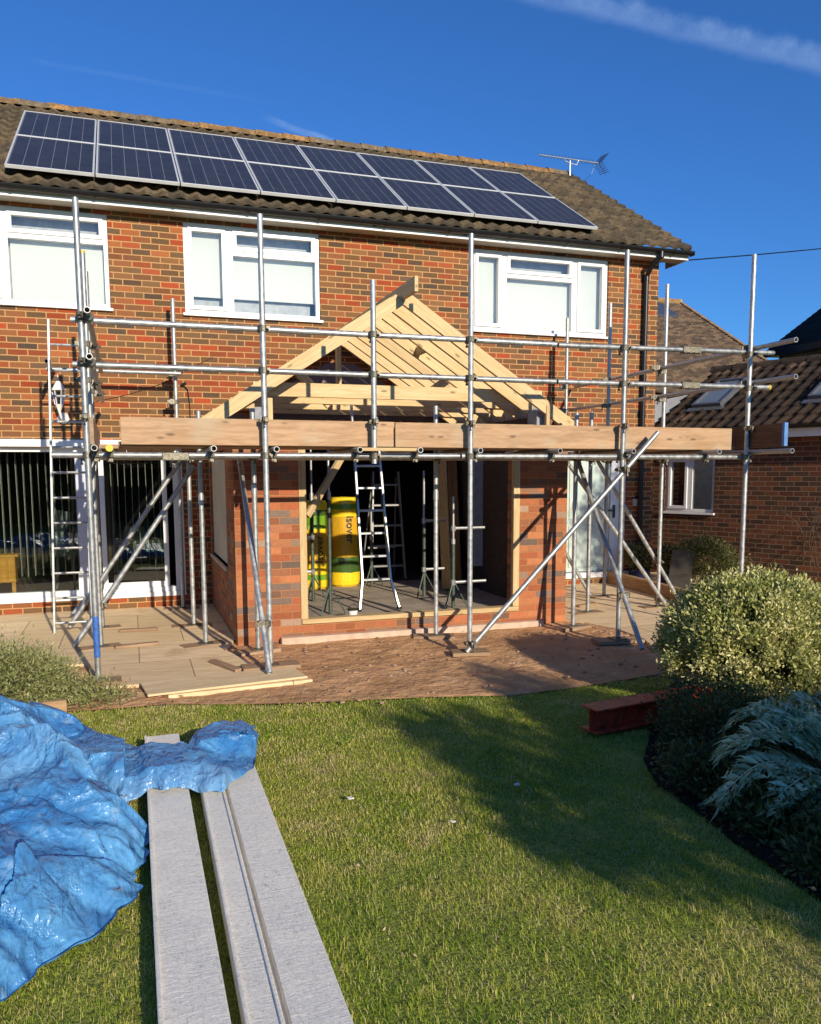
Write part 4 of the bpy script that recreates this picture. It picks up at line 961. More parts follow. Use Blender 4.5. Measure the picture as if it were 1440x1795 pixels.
m = MB(); m.box(.12, .34, .74, .80, .66, .78); m.build('blue_tray', plain('teal_plastic', (.04, .14, .18, 1), .4), tb)
for a, b in ((-.24, .8), (.28, .8), (-.24, 1.15), (.28, 1.15)): m = MB(); m.tube((a, b, .15), (a, b, .78), .015, 6); m.build('leg', gl_, tb)
ct = empty('plain_cabinet', (-.9, 1.9, .15), 'plain dark cabinet behind the left glass', 'cabinet')
m = MB(); m.box(-1.15, -.7, 3.4, 3.8, .15, 2.0); m.build('case', dark_room, ct)  # dark case only; the amber garden reflections in the glass are not built
# extra boards, kerb, pots on the right
board('timber_kerb', (7.02, -.02, .10), (6.80, -2.40, .09), .10, .19, sleeper_m, 'long timber sleeper edging the planting beside the right wing', 'sleeper')
m = MB(); mwk = Matrix.Translation((7.38, -1.0, .0)) @ Matrix.Rotation(R(-60), 4, 'Z') @ Matrix.Rotation(R(-16), 4, 'X'); m.box(0, .33, -.01, .02, .02, .60)
tag(m.build('leaning_slab', plain('grey_slab', (.075, .068, .055, 1), .8), mw=mwk), 'grey slab leaning on the brown brick wing wall', 'slab')
def pot(x, y, r, h, mat, label, leaf):
    e = empty('potted_plant', (x, y, 0), label, 'potted plant', 'pots along the right wing'); m = MB(); m.tube((x, y, .0), (x, y, h), r*.75, 16, r1=r); m.tube((x, y, h-.03), (x, y, h), r*1.06, 16); m.build('pot', mat, e, smooth=True)
    n = 900; p = sph_pts(n)*rng.uniform(.3, 1, (n, 1))**.5*np.array([r*1.7, r*1.5, .22])+np.array([x, y, h+.2]); leaves('foliage', p, sph_pts(n), .07, .03, rng.random(n), leaf, e)
pot(7.35, -.35, .14, .24, plain('blue_glaze', (.015, .03, .12, 1), .25), 'glazed dark blue pot with leafy plant beside the pale door', box_m)
pot(7.7, -.55, .13, .20, plain('blue_glaze_b', (.02, .04, .16, 1), .25), 'second blue pot with leafy plant nearer the wing wall', box_m)
# ------------------------------------------------------------------ wing on the right (turned by 20 degrees)
WA = R(-70)
wing = empty('brick_wing', (8.75, 1.0, 0), 'low dark brick wing with brown tiled roof on the right', 'building', rz=WA)
WM = Matrix.Translation((8.75, 1.0, 0)) @ Matrix.Rotation(WA, 4, 'Z')
WW = (.0, .93, 1.05, 2.0)
m = MB(); wall_mb(m, -2.2, 6, -.1, 2.36, [WW], 0, .25); m.add([(-2.2, 0, 0), (-2.2, 4.5, 0), (-2.2, 4.5, 2.3), (-2.2, 2.4, 3.7), (-2.2, 0, 2.36)], [(0, 1, 2, 3, 4)]); m.build('wall', brick_wing, wing, mw=WM)
ww = window('window', WW[0], WW[1], WW[2], WW[3], [(.055, .42, 1.105, 1.945, True), (.51, .875, 1.105, 1.945, False)], None)
ww.matrix_basis = WM.copy(); setpar(ww, wing)
m = MB(); m.box(.515, .87, .062, .066, 1.11, 1.94); m.build('reflection_panel', plain('pale_green_reflection', (.70, .80, .66, 1), .5), wing, mw=WM)  # pale panel behind the pane, reflected light put into its colour
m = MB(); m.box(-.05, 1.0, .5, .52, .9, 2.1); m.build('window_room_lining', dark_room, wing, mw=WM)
WT_ = R(30)
ro = roof_obj('roof', (0, 0, 0), (1, 0, 0), (0, 1, 0), 6.2, 2.42, tile_wing, None, g=.30, w=.2, amp=.035)
ro.matrix_basis = WM @ Matrix.Translation((-.25, -.2, 2.40)) @ Matrix.Rotation(WT_, 4, 'X'); setpar(ro, wing)
m = MB(); m.box(-.25, 6, -.17, -.15, 2.24, 2.38); m.box(-.25, 6, -.15, .0, 2.25, 2.26); m.build('fascia', white_paint, wing, mw=WM)
m = MB(); gutter(m, -.3, 6, -.23, 2.42); m.build('gutter', black_pl, wing, mw=WM)
m = MB(); x = -.3
while x < 5.9:
    n = 8; yy = -.2+2.42*math.cos(WT_); zz = 2.36+2.42*math.sin(WT_)
    a = [(x, yy+math.cos(t)*.13, zz+math.sin(t)*.13) for t in np.linspace(0, math.pi, n)]; b = [(x+.44, yy+math.cos(t)*.12, zz+math.sin(t)*.12) for t in np.linspace(0, math.pi, n)]
    m.add(a+b, [(i, i+1, n+i+1, n+i) for i in range(n-1)]+[tuple(range(n)), tuple(n+i for i in range(n))]); x += .45
m.build('ridge_tiles', tile_wing, wing, mw=WM)
def skylight(x, up):
    mw = WM @ Matrix.Translation((-.25, -.2, 2.40)) @ Matrix.Rotation(WT_, 4, 'X')
    m = MB(); m.box(x, x+.55, up, up+.06, .03, .12); m.box(x, x+.55, up+.92, up+.98, .03, .12); m.box(x, x+.05, up+.06, up+.92, .03, .12); m.box(x+.5, x+.55, up+.06, up+.92, .03, .12)
    m.box(x-.06, x+.61, up-.12, up, .02, .06)
    s = m.build('skylight', plain('grey_skylight_frame', (.16, .16, .17, 1), .4, .3), wing, .003, mw=mw); m = MB(); m.box(x+.05, x+.5, up+.06, up+.92, .08, .09); q = m.build('pane', plain('skylight_glass', (.16, .19, .22, 1), .06, .0, nz=0), s, mw=mw)
skylight(.45, .75); skylight(2.45, .75)
# lead covered link roof between house and wing
ln = empty('lead_roof_link', (8.5, 1.4, 0), 'pale lead sheet slope tucked between the house corner and the wing', 'roof')
m = MB(); P = [(7.82, .9, 2.42), (8.9, 1.45, 2.48), (9.15, 1.5, 2.56), (9.75, 1.55, 2.99), (9.6, 1.6, 3.12), (8.1, 1.6, 2.83)]
m.add(P+[(x, y+.06, z-.03) for x, y, z in P], [(0, 1, 2, 3, 4, 5)]+[(i, (i+1) % 6, 6+(i+1) % 6, 6+i) for i in range(6)]); m.build('sheet', lead_m, ln)
m = MB(); m.box(7.8, 9.4, 1.3, 1.5, 0, 2.42); m.build('link_wall', brick_wing, ln)
# brown tiled house behind
bh = empty('neighbour_house', (12, 5, 0), 'house with rough brown tiled gable roof beyond the brick wing', 'house')
t31 = R(31); L_ = 4.9/math.cos(t31)
roof_obj('roof', (7.9, 8-4.9, 6.28-4.9*math.tan(t31)-.02), (1, 0, 0), (0, math.cos(t31), math.sin(t31)), 6.3, L_, tile_brown, bh, g=.12, w=.17, amp=.018, lift=.024)
m = MB(); m.box(7.95, 14.0, 3.6, 12, 0, 3.4); m.add([(14.0, 3.6, 3.3), (14.0, 12.2, 3.3), (14.0, 8, 6.1)], [(0, 1, 2)]); m.build('wall', brick_wing, bh)
m = MB()
for j in range(14):
    s = j*.42; p = Vector((14.2, 3.15+s*math.cos(t31)*.98, 3.36+s*math.sin(t31)*.98)); q = p+Vector((0, .42*math.cos(t31), .42*math.sin(t31))); m.add([p+Vector((-.12, 0, .0)), p+Vector((.02, 0, -.04)), q+Vector((.02, 0, -.04)), q+Vector((-.12, 0, 0)), p+Vector((-.12, 0, .06)), p+Vector((.02, 0, .04)), q+Vector((.02, 0, .03)), q+Vector((-.12, 0, .045))], [(4, 5, 6, 7), (0, 1, 5, 4), (1, 2, 6, 5), (2, 3, 7, 6), (3, 0, 4, 7)])
m.build('verge', ridge_m, bh)
m = MB(); m.box(7.9, 14.15, 7.9, 8.1, 6.22, 6.34); m.build('ridge_tiles', ridge_m, bh)
def onroof(x, y, off=.05): return (x, y-math.sin(t31)*off, 6.28-(8-y)*math.tan(t31)+math.cos(t31)*off)
m = MB(); q = [onroof(12.6, 7.0), onroof(13.35, 7.0), onroof(13.35, 7.7), onroof(12.6, 7.7)]; q2 = [(x, y, z-.08) for x, y, z in q]; m.add(q+q2, [(0, 1, 2, 3), (0, 4, 5, 1), (1, 5, 6, 2), (2, 6, 7, 3), (3, 7, 4, 0)]); m.build('skylight', plain('dark_skylight', (.07, .075, .09, 1), .1), bh)
# dark slate house
sh = empty('slate_house', (17, 5, 0), 'white walled house with dark slate roof at the far right', 'house')
t34 = R(34)
V, F = tile_sheet(10, 5.0, g=.2, w=.3, amp=.0, lift=.012, sx=2); so = npmesh('roof', V, F, None, slate_m)
ex_ = Vector((0, -1, 0)); uy = Vector((math.cos(t34), 0, math.sin(t34))); uz = ex_.cross(uy)
so.matrix_world = Matrix(((ex_.x, uy.x, uz.x, 15.3), (ex_.y, uy.y, uz.y, 6.1), (ex_.z, uy.z, uz.z, 4.74), (0, 0, 0, 1))); setpar(so, sh)
m = MB(); m.box(15.7, 22, -4, 6.0, 0, 4.86)
m.add([(15.7, 6.0, 4.8), (22, 6.0, 4.8), (19.4, 6.0, 7.2)], [(0, 1, 2)]); m.build('wall', plain('pale_render', (.52, .54, .58, 1), .8), sh)
m = MB(); m.box(15.32, 15.7, -4, 6.05, 4.62, 4.64); m.box(15.28, 15.31, -4, 6.05, 4.6, 4.76); m.build('soffit', black_pl, sh)
m = MB(); a = Vector((15.3, 6.08, 4.72)); b = a+uy*5; m.add([a, b, b+Vector((0, 0, -.14)), a+Vector((0, 0, -.14)), a+Vector((0, .03, 0)), b+Vector((0, .03, 0)), b+Vector((0, .03, -.14)), a+Vector((0, .03, -.14))], [(0, 1, 2, 3), (0, 4, 5, 1), (4, 7, 6, 5), (3, 2, 6, 7)]); m.build('bargeboard', wood('pale_bargeboard', (.45, .33, .22, 1), (.35, .24, .15, 1)), sh)
m = MB(); m.box(15.66, 15.7, 3.4, 5.0, 4.15, 4.55); m.build('window', plain('slate_house_window', (.25, .28, .3, 1), .1), sh)

# ------------------------------------------------------------------ red steel beam
rb = M('red_oxide_paint', .45, spec=.4); c = rb.mix(rb.mr(rb.noise(14, 6, .7), .42, .68), (.62, .065, .025, 1), (.18, .03, .016, 1)); rb.color(c); rb.bump(rb.noise(40, 4), .3, .004)
mw, L = frame_mw((2.80, -6.42, 0), (4.35, -6.16, 0)); m = MB()
hw, hh, tf, tw = .085, .165, .014, .010
m.box(0, L, -hw, hw, 0, tf); m.box(0, L, -hw, hw, hh-tf, hh); m.box(0, L, -tw/2, tw/2, tf, hh-tf)
st = empty('steel_beam', (2.72, -6.42, 0), 'red oxide steel beam lying on the grass under the round bush', 'steel beam')
m.build('beam_section', rb.m, st, .003, mw=mw)

# ------------------------------------------------------------------ grey metal troughs on the lawn
def trough_mat():
    m = M('filmed_white_board', .42, spec=.5)
    a = m.noise(4, 6, .7, dist=.5); b = m.noise(55, 6, .75, m.mapping((1, .35, 1)), dist=1.5); f = m.noise(34, 5, .75, m.mapping((.35, 1.6, 1)), dist=1.0); fl = m.noise(16, 7, .85, m.mapping((1.6, 1, 1), (3, 1, 0)), dist=2.0)
    c = m.mix(m.mr(a, .38, .66), (.96, .90, .76, 1), (.84, .79, .68, 1)); c = m.mix(m.mr(b, .50, .64, 0, .38), c, (.56, .53, .47, 1)); c = m.mix(m.mr(f, .56, .64, 0, .5), c, (.98, .95, .86, 1))
    c = m.mix(m.math('MULTIPLY', m.mr(fl, .56, .62, 0, 1), m.mr(b, .42, .58, 0, .8)), c, (.34, .32, .28, 1)); m.color(c); m.bump(m.math('ADD', b, f), .8, .005); m.rough(m.mr(a, .4, .65, .3, .55)); return m.m
tm = trough_mat()
def profile_obj(name, prof, y0, y1, x0, sk, label, group):
    n = len(prof); NY = 24; vs = []; 
    for j in range(NY+1):
        t = j/NY; y = y0+(y1-y0)*t; vs += [(x0+sk*t+px_, y, pz_) for px_, pz_ in prof]
    fs = [(j*n+i, j*n+(i+1) % n, (j+1)*n+(i+1) % n, (j+1)*n+i) for j in range(NY) for i in range(n)]+[tuple(range(n)), tuple(NY*n+i for i in reversed(range(n)))]
    m = MB(); m.add(vs, fs); o = m.build(name, tm); return tag(o, label, 'board', group)
g_ = 'long grey white boards lying on the lawn'
o = profile_obj('cladding_board', [(0, .0), (.0, .088), (.004, .09), (.012, .09), (.014, .080), (.018, .080), (.20, .082), (.206, .079), (.206, .0)], -5.80, -9.3, .008, .0, 'narrower flat grey white board beside the blue tarpaulin', g_)
o = profile_obj('cladding_board', [(0, .0), (0, .086), (.004, .088), (.010, .088), (.012, .078), (.098, .078), (.100, .088), (.108, .088), (.112, .055), (.128, .055), (.132, .082), (.30, .086), (.305, .083), (.305, 0)], -6.15, -9.4, .285, -.04, 'wider stepped grey white board with a long groove, right of the pair', g_)

# ------------------------------------------------------------------ blue tarpaulin
def vnoise(x, y, s, seed):
    r = np.random.default_rng(seed); G = r.random((64, 64)); u = (x/s) % 64; v = (y/s) % 64; i = u.astype(int); j = v.astype(int); f = u-i; g = v-j; f = f*f*(3-2*f); g = g*g*(3-2*g)
    a = G[i % 64, j % 64]; b = G[(i+1) % 64, j % 64]; c = G[i % 64, (j+1) % 64]; d = G[(i+1) % 64, (j+1) % 64]; return a*(1-f)*(1-g)+b*f*(1-g)+c*(1-f)*g+d*f*g
def crumple(X, Y, seed):
    wx = X+.10*(vnoise(X+20, Y+20, .3, seed)-.5)+.05*(vnoise(X+20, Y+20, .12, seed+1)-.5); wy = Y+.10*(vnoise(X+20, Y+20, .28, seed+2)-.5)+.05*(vnoise(X+20, Y+20, .11, seed+3)-.5)
    Z = 0
    for i, (sc, a) in enumerate(((.70, .15), (.46, .12), (.29, .065), (.17, .028), (.10, .012), (.055, .005))):
        th = .6*i+.4; u = wx*math.cos(th)+wy*math.sin(th)*1.0+30; v = (-wx*math.sin(th)+wy*math.cos(th))*.45+30
        n_ = vnoise(u, v, sc, seed+10+i); Z = Z+a*(1-np.abs(2*n_-1)*1.35)
    r = np.random.default_rng(seed)
    pts = np.stack([r.uniform(-2.4, .8, 46), r.uniform(-8.8, -5.4, 46)], 1); g2 = r.normal(0, .22, (46, 2)); d = (wx[..., None]-pts[:, 0])**2+(wy[..., None]-pts[:, 1])**2
    k = d.argmin(2); Z = Z+((wx-pts[k, 0])*g2[k, 0]+(wy-pts[k, 1])*g2[k, 1])*.55
    return Z-.10
def tarp():
    nx, ny = 460, 560
    # outline in plan: x range per y; parameter grid (s across, t along)
    right = [(-5.55, -.42), (-5.75, -.30), (-6.0, -.18), (-6.35, -.14), (-6.75, -.06), (-7.0, -.03), (-7.3, .0), (-7.55, -.01), (-7.72, -.06), (-7.85, -.15), (-8.05, -.28), (-8.3, -.46), (-8.6, -.7), (-8.9, -1.0)]
    ry = np.array([-a for a, b in right]); rx = np.array([b for a, b in right])
    t = np.linspace(5.5, 8.9, ny); xr = np.interp(t, ry, rx)+.03*np.sin(t*9)+.018*np.sin(t*23+1)+.008*np.sin(t*61)
    s = np.linspace(0, 1, nx); X = (-2.6)+(xr[:, None]+2.6)*s[None]; Y = -np.repeat(t[:, None], nx, 1)
    edge = (xr[:, None]-X); top = (t-5.5)[:, None]
    # heap: height falls towards the free edge
    hgt = .30*(1-np.exp(-edge/.22))*np.clip(top/.3+.55, 0, 1)
    hgt *= .62+.38*np.clip((7.9-t)/1.2, 0, 1)[:, None]
    hgt += .06*np.exp(-((X+.75)**2/.10+(Y+6.3)**2/.16))+.05*np.exp(-((X+.45)**2/.03+(Y+7.1)**2/.10))+.07*np.exp(-((X+.9)**2/.2+(Y+7.3)**2/.2))
    env = np.clip(edge/.16, .10, 1)
    Z = hgt+env*crumple(X, Y, 31)
    fold2 = vnoise(X, Y, .05, 3)
    Z = np.maximum(Z, .006+.012*fold2)
    # folded hem at the edge lifts a little
    Z += .018*np.exp(-(edge/.012)**2)
    V = np.stack([X, Y, Z], 2).reshape(-1, 3); a = (np.arange(ny-1)[:, None]*nx+np.arange(nx-1)[None]).ravel(); F = np.stack([a, a+nx, a+nx+1, a+1], 1)
    return V, F
def tarp_mat():
    m = M('blue_tarpaulin', .3, spec=.7)
    c = m.mix(m.mr(m.noise(2.1, 5, .6), .38, .66), (.05, .22, .52, 1), (.13, .38, .68, 1))
    c = m.mix(m.mr(m.noise(11, 5, .7), .55, .75, 0, .6), c, (.36, .55, .72, 1))
    c = m.mix(m.mr(m.noise(1.4, 3, .5, m.mapping((1, 1, 1), (5, 2, 0))), .5, .68, 0, .5), c, (.26, .46, .66, 1))
    m.color(c); m.rough(m.mr(m.noise(9, 4), .35, .7, .20, .36))
    vo = m.n('ShaderNodeTexVoronoi', feature='F1'); vo.inputs['Scale'].default_value = 11; nz = m.noise(7, 3, .5, out=1); ad = m.n('ShaderNodeMix', data_type='RGBA'); ad.inputs[0].default_value = .12; m.l(m.obj(), ad.inputs[6]); m.l(nz, ad.inputs[7]); m.l(ad.outputs[2], vo.inputs['Vector'])
    vo2 = m.n('ShaderNodeTexVoronoi', feature='F1'); vo2.inputs['Scale'].default_value = 30; m.l(ad.outputs[2], vo2.inputs['Vector'])
    X_, Y_, Z_ = m.sep(m.obj())[:3]; wv = m.math('SINE', m.math('MULTIPLY', m.math('ADD', X_, m.math('MULTIPLY', Y_, .35)), 900))
    def ridge(sc, ani, rot, amp):
        n_ = m.noise(sc, 2, .5, m.mapping((1, ani, 1), rot=(0, 0, rot)), dist=.5); return m.math('MULTIPLY', m.math('ABSOLUTE', m.math('SUBTRACT', n_, .5)), amp)
    h = m.math('ADD', ridge(5, .5, .5, -.11), ridge(9, .4, 1.9, -.055)); h = m.math('ADD', h, ridge(17, .5, 2.7, -.028))
    fine = m.math('ADD', ridge(34, .5, .9, -.020), ridge(60, .6, 2.2, -.010)); h = m.math('ADD', h, m.math('MULTIPLY', fine, m.mr(m.noise(4.5, 2), .42, .6, .15, 1)))
    b2 = m.n('ShaderNodeBump'); b2.inputs['Strength'].default_value = .8; b2.inputs['Distance'].default_value = 1.0; m.l(h, b2.inputs['Height']); m.l(b2.outputs[0], m.p.inputs['Normal'])
    t = m.n('ShaderNodeBsdfTranslucent'); m.l(c, t.inputs[0]); ms = m.n('ShaderNodeMixShader'); ms.inputs[0].default_value = .12
    m.l(m.p.outputs[0], ms.inputs[1]); m.l(t.outputs[0], ms.inputs[2]); m.l(ms.outputs[0], m.nt.nodes['Material Output'].inputs[0])
    return m.m
tp = tarp_mat()
te = empty('tarpaulin', (-.8, -7, 0), 'crumpled blue plastic tarpaulin heaped on the lawn with a tail over the boards', 'tarpaulin')
V, F = tarp(); o = npmesh('sheet', V, F, None, tp, te, smooth=True); o.location = -Vector(te.location)
# tail across the boards
def tail():
    nx, ny = 420, 200
    s = np.linspace(0, 1, nx); X = -.55+1.2*s
    ytop = np.interp(X, [-.55, -.4, -.12, .01, .14, .25, .30, .36, .59, .65], [-5.60, -5.70, -5.98, -6.26, -6.30, -6.22, -5.96, -5.84, -5.82, -6.0]); ybot = np.interp(X, [-.55, -.3, -.1, .01, .15, .26, .37, .47, .58, .65], [-6.5, -6.62, -6.78, -6.78, -6.80, -6.86, -6.93, -6.80, -6.62, -6.25])
    ytop = ytop+.02*np.sin(X*31)+.01*np.sin(X*67); ybot = ybot+.018*np.sin(X*27+2)+.01*np.sin(X*61)
    v = np.linspace(0, 1, ny)[:, None]; Xg = np.repeat(X[None], ny, 0)+.012*np.sin(v*14+X[None]*5); Y = ytop[None]+(ybot-ytop)[None]*v
    base = np.where((Xg > -.01) & (Xg < .235) | (Xg > .27) & (Xg < .62), .105, .055); k = np.hanning(47); k = k/k.sum()
    base = np.apply_along_axis(lambda r: np.convolve(np.pad(r, 23, mode='edge'), k, 'valid'), 1, base)
    hump = np.sin(np.clip(v, 0, 1)*math.pi)**.6
    Z = base+hump*(.045+.035*np.exp(-((Xg-.45)/.15)**2)+.08*np.exp(-((Xg+.4)/.18)**2))
    Z = Z+hump*crumple(Xg, Y, 77)*.75+hump*.02
    Z = np.minimum(Z, base+.10+.08*(Xg < -.1)); Z[0] = base[0]+.006; Z[1] = np.minimum(Z[1], base[1]+.02); Z[-1] = np.maximum(Z[-1]-.02, base[-1]+.004)
    V = np.stack([Xg, Y, Z], 2).reshape(-1, 3); a = (np.arange(ny-1)[:, None]*nx+np.arange(nx-1)[None]).ravel(); return V, np.stack([a, a+nx, a+nx+1, a+1], 1)
V, F = tail(); o = npmesh('tail_fold', V, F, None, tp, te, smooth=True); o.location = -Vector(te.location)
m = MB()
for (x, y, z) in ((-.10, -6.93, .15), (-.12, -7.72, .07)):
    n = 14; a = [(x+math.cos(2*math.pi*i/n)*.017, y+math.sin(2*math.pi*i/n)*.017, z) for i in range(n)]; b = [(x+math.cos(2*math.pi*i/n)*.009, y+math.sin(2*math.pi*i/n)*.009, z+.003) for i in range(n)]
    m.add(a+b, [(i, (i+1) % n, n+(i+1) % n, n+i) for i in range(n)])
m.build('eyelet', alu, te)

# ------------------------------------------------------------------ left shrub and its planter edge
board('planter_board', (-1.35, -5.02, .06), (-.50, -4.94, .06), .04, .16, sleeper_m, 'brown timber edging board below the grey green shrub', 'board')
def mound(name, c, rad, n, L, W, mat, label, cat, clumps=60, csz=.12, tintlo=0, tinthi=1, stem=True, spread=.7, bias=1.0, hem=False, shell=.72):
    e = empty(name, (c[0], c[1], 0), label, cat)
    cc = sph_pts(clumps*2); cc = cc[cc[:, 2] > -.35 if not hem else cc[:, 2] > -2][:clumps]; cc = cc*rng.uniform(shell, 1.0, (len(cc), 1))*np.array(rad)*(1+rng.normal(0, .05, (len(cc), 1)))+np.array(c)
    idx = rng.integers(0, len(cc), n); off = rng.normal(0, csz, (n, 3)); p = cc[idx]+off; p[:, 2] = np.maximum(p[:, 2], .02)
    nr = (p-np.array(c))/np.array(rad); nr /= np.linalg.norm(nr, axis=1)[:, None]+1e-6
    ct = rng.random(len(cc))
    tint = np.clip(.45*ct[idx]+.55*rng.random(n), 0, 1)*(tinthi-tintlo)+tintlo
    leaves('foliage', p, nr*bias+np.array([0, 0, .3]), L, W, tint, mat, e, spread)
    if stem:
        m = MB()
        for k in range(7):
            a = k*.9; m.tube((c[0]+.04*math.cos(a), c[1]+.04*math.sin(a), 0), (c[0]+math.cos(a)*rad[0]*.6, c[1]+math.sin(a)*rad[1]*.6, c[2]+rad[2]*.35), .018, 6, r1=.005)
        m.build('stem', bark_m, e)
    return e
mound('low_shrub', (-1.08, -4.25, .02), (.60, .46, .38), 24000, .040, .011, olive_m, 'grey green spiky low shrub at the left edge of the patio', 'shrub', 200, .060, spread=.7)
mound('creeping_plant', (-.30, -4.52, .0), (.20, .16, .07), 900, .05, .010, olive_m, 'small sprawling plant at the foot of the leftmost pole', 'plant', 40, .06, stem=False)
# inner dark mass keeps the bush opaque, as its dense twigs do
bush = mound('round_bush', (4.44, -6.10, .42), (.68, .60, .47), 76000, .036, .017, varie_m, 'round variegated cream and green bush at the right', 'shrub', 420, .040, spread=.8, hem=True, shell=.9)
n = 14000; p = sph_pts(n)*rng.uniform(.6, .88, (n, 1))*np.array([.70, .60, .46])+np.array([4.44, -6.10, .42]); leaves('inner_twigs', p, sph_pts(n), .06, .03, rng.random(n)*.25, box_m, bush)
mound('box_shrub', (3.45, -6.95, .12), (.42, .40, .26), 9000, .03, .016, box_m, 'low dark clipped shrub below the round bush', 'shrub', 120, .05)
mound('ground_plant', (3.3, -8.1, .02), (.45, .6, .16), 5000, .05, .02, box_m, 'dark leafy ground plant along the bed edge at lower right', 'plant', 90, .07, stem=False)
mound('ground_plant', (4.35, -7.2, .05), (.7, .6, .22), 6000, .05, .02, box_m, 'dark leafy undergrowth behind the silver thistle plant', 'plant', 90, .08, stem=False)
for i_, (x_, y_, r_) in enumerate(((3.02, -7.42, .28), (2.98, -7.98, .26), (2.92, -8.5, .28))):
    mound('ground_plant', (x_, y_, .02), (r_, .3, .13), 2600, .045, .018, box_m, 'low dark leafy clump hugging the curved lawn edge, %s of three' % ('farthest', 'middle', 'nearest')[i_], 'plant', 50, .055, stem=False)
mound('wall_shrub', (8.1, -.9, .25), (.45, .6, .45), 6000, .05, .02, box_m, 'dark green shrub growing against the brick wing wall', 'shrub', 80, .07)
# bare climbing shrub against the wing wall
ws = empty('bare_climber', (9.4, -2.0, 0), 'thin bare twiggy climber against the brick wing at the right edge', 'plant'); m = MB()
for k in range(26):
    p = Vector((9.0+random.uniform(-.1, .6), -2.2+random.uniform(-.3, .3), .4)); d = Vector((random.uniform(-.5, .3), random.uniform(-.2, .2), 1)).normalized()
    for j in range(7):
        q = p+d*.17; m.tube(p, q, .006-.0006*j, 5); p = q; d = (d+Vector((random.uniform(-.45, .45), random.uniform(-.3, .3), random.uniform(-.3, .2)))).normalized()
m.build('twigs', bark_m, ws)

# silver cardoon: arching pinnate leaves
def frond(m_pts, base, az, L, rise, droop, seed):
    r = np.random.default_rng(seed); n = 26; t = np.linspace(0, 1, n); d = np.array([math.cos(az), math.sin(az), 0]); 
    P = np.array(base)+d*(L*t)[:, None]*1.0; P[:, 2] += (rise+.08)*np.sin(t*math.pi*.62)-droop*t**2.4
    P += np.cumsum(r.normal(0, .003, (n, 3)), 0)
    side_ = np.array([-d[1], d[0], 0.]); V = []; T = []
    # rib
    for i in range(n-1):
        w_ = .012*(1-t[i])+.003; a, b = P[i], P[i+1]; V += [a-side_*w_, a+side_*w_, b+side_*w_*.9, b-side_*w_*.9]; T += [.85]*4
    for i in range(5, n-1):
        env = math.sin((t[i])*math.pi)**.5*.19*(1.05-t[i]*.5)*L/.8
        for sg in (-1, 1):
            for rep in range(3):
                tip = P[i]+side_*sg*env*r.uniform(.75, 1.1)+(P[i]-P[i-1])*r.uniform(.6, 2.6)+np.array([0, 0, r.uniform(-.05, .03)]); b0 = P[i]; b1 = P[min(i+1, n-1)]
                mid = (b0+tip)/2; wv = (P[i]-P[i-1])*.36; tt = r.uniform(.1, .95)
                V += [b0, mid-wv+np.array([0, 0, .012]), tip, mid+wv]; T += [tt]*4
                for q in (.35, .55, .75):   # serrated lobes
                    c_ = b0+(tip-b0)*q; sp = (P[i]-P[i-1])*r.uniform(.8, 1.5)*r.choice([-1, 1])+side_*sg*.02
                    V += [c_, c_+sp*.5+np.array([0, 0, .008]), c_+sp*1.1+(tip-b0)*.12+np.array([0, 0, r.uniform(-.01, .01)]), c_+(tip-b0)*.09]; T += [tt]*4
    return V, T
ca_ = empty('silver_thistle_plant', (3.44, -7.98, 0), 'large silvery thistle plant with jagged arching leaves at the right edge', 'plant')
base = (3.44, -7.98, .02); spec_ = [(R(168), .78, .30, .26), (R(152), .70, .40, .22), (R(185), .66, .22, .2), (R(120), .70, .46, .2), (R(200), .55, .12, .16), (R(130), .62, .42, .22), (R(105), .55, .40, .15), (R(80), .55, .42, .1), (R(40), .6, .42, .2), (R(10), .6, .36, .2), (R(-30), .6, .26, .2), (R(-70), .5, .22, .2), (R(-110), .50, .16, .2), (R(235), .45, .14, .2), (R(60), .5, .48, .1), (R(255), .55, .22, .24), (R(150), .38, .36, .08), (R(20), .42, .46, .1)]
for i, (az, L_, ri, dr) in enumerate(spec_):
    V, T = frond(None, base, az, L_, ri, dr, 40+i); V = np.array(V); F = np.arange(len(V)).reshape(-1, 4); npmesh('leaf', V, F, np.array(T), silver_m, ca_).location = -Vector(ca_.location)
ca2 = empty('silver_thistle_plant', (3.22, -8.55, 0), 'smaller silvery thistle clump nearer the lawn edge', 'plant')
for i in range(8):
    V, T = frond(None, (3.22, -8.55, .02), R(45*i+20), .42, .24, .12, 70+i); V = np.array(V); npmesh('leaf', V, np.arange(len(V)).reshape(-1, 4), np.array(T), silver_m, ca2).location = -Vector(ca2.location)
m = MB()
for k in range(5): a = R(180+20*k); m.tube((3.45, -7.95, .03), (3.45+math.cos(a)*.5, -7.95+math.sin(a)*.45, .10+.04*k), .012, 6, r1=.005)
m.build('dead_stalk', sleeper_m, ca_)

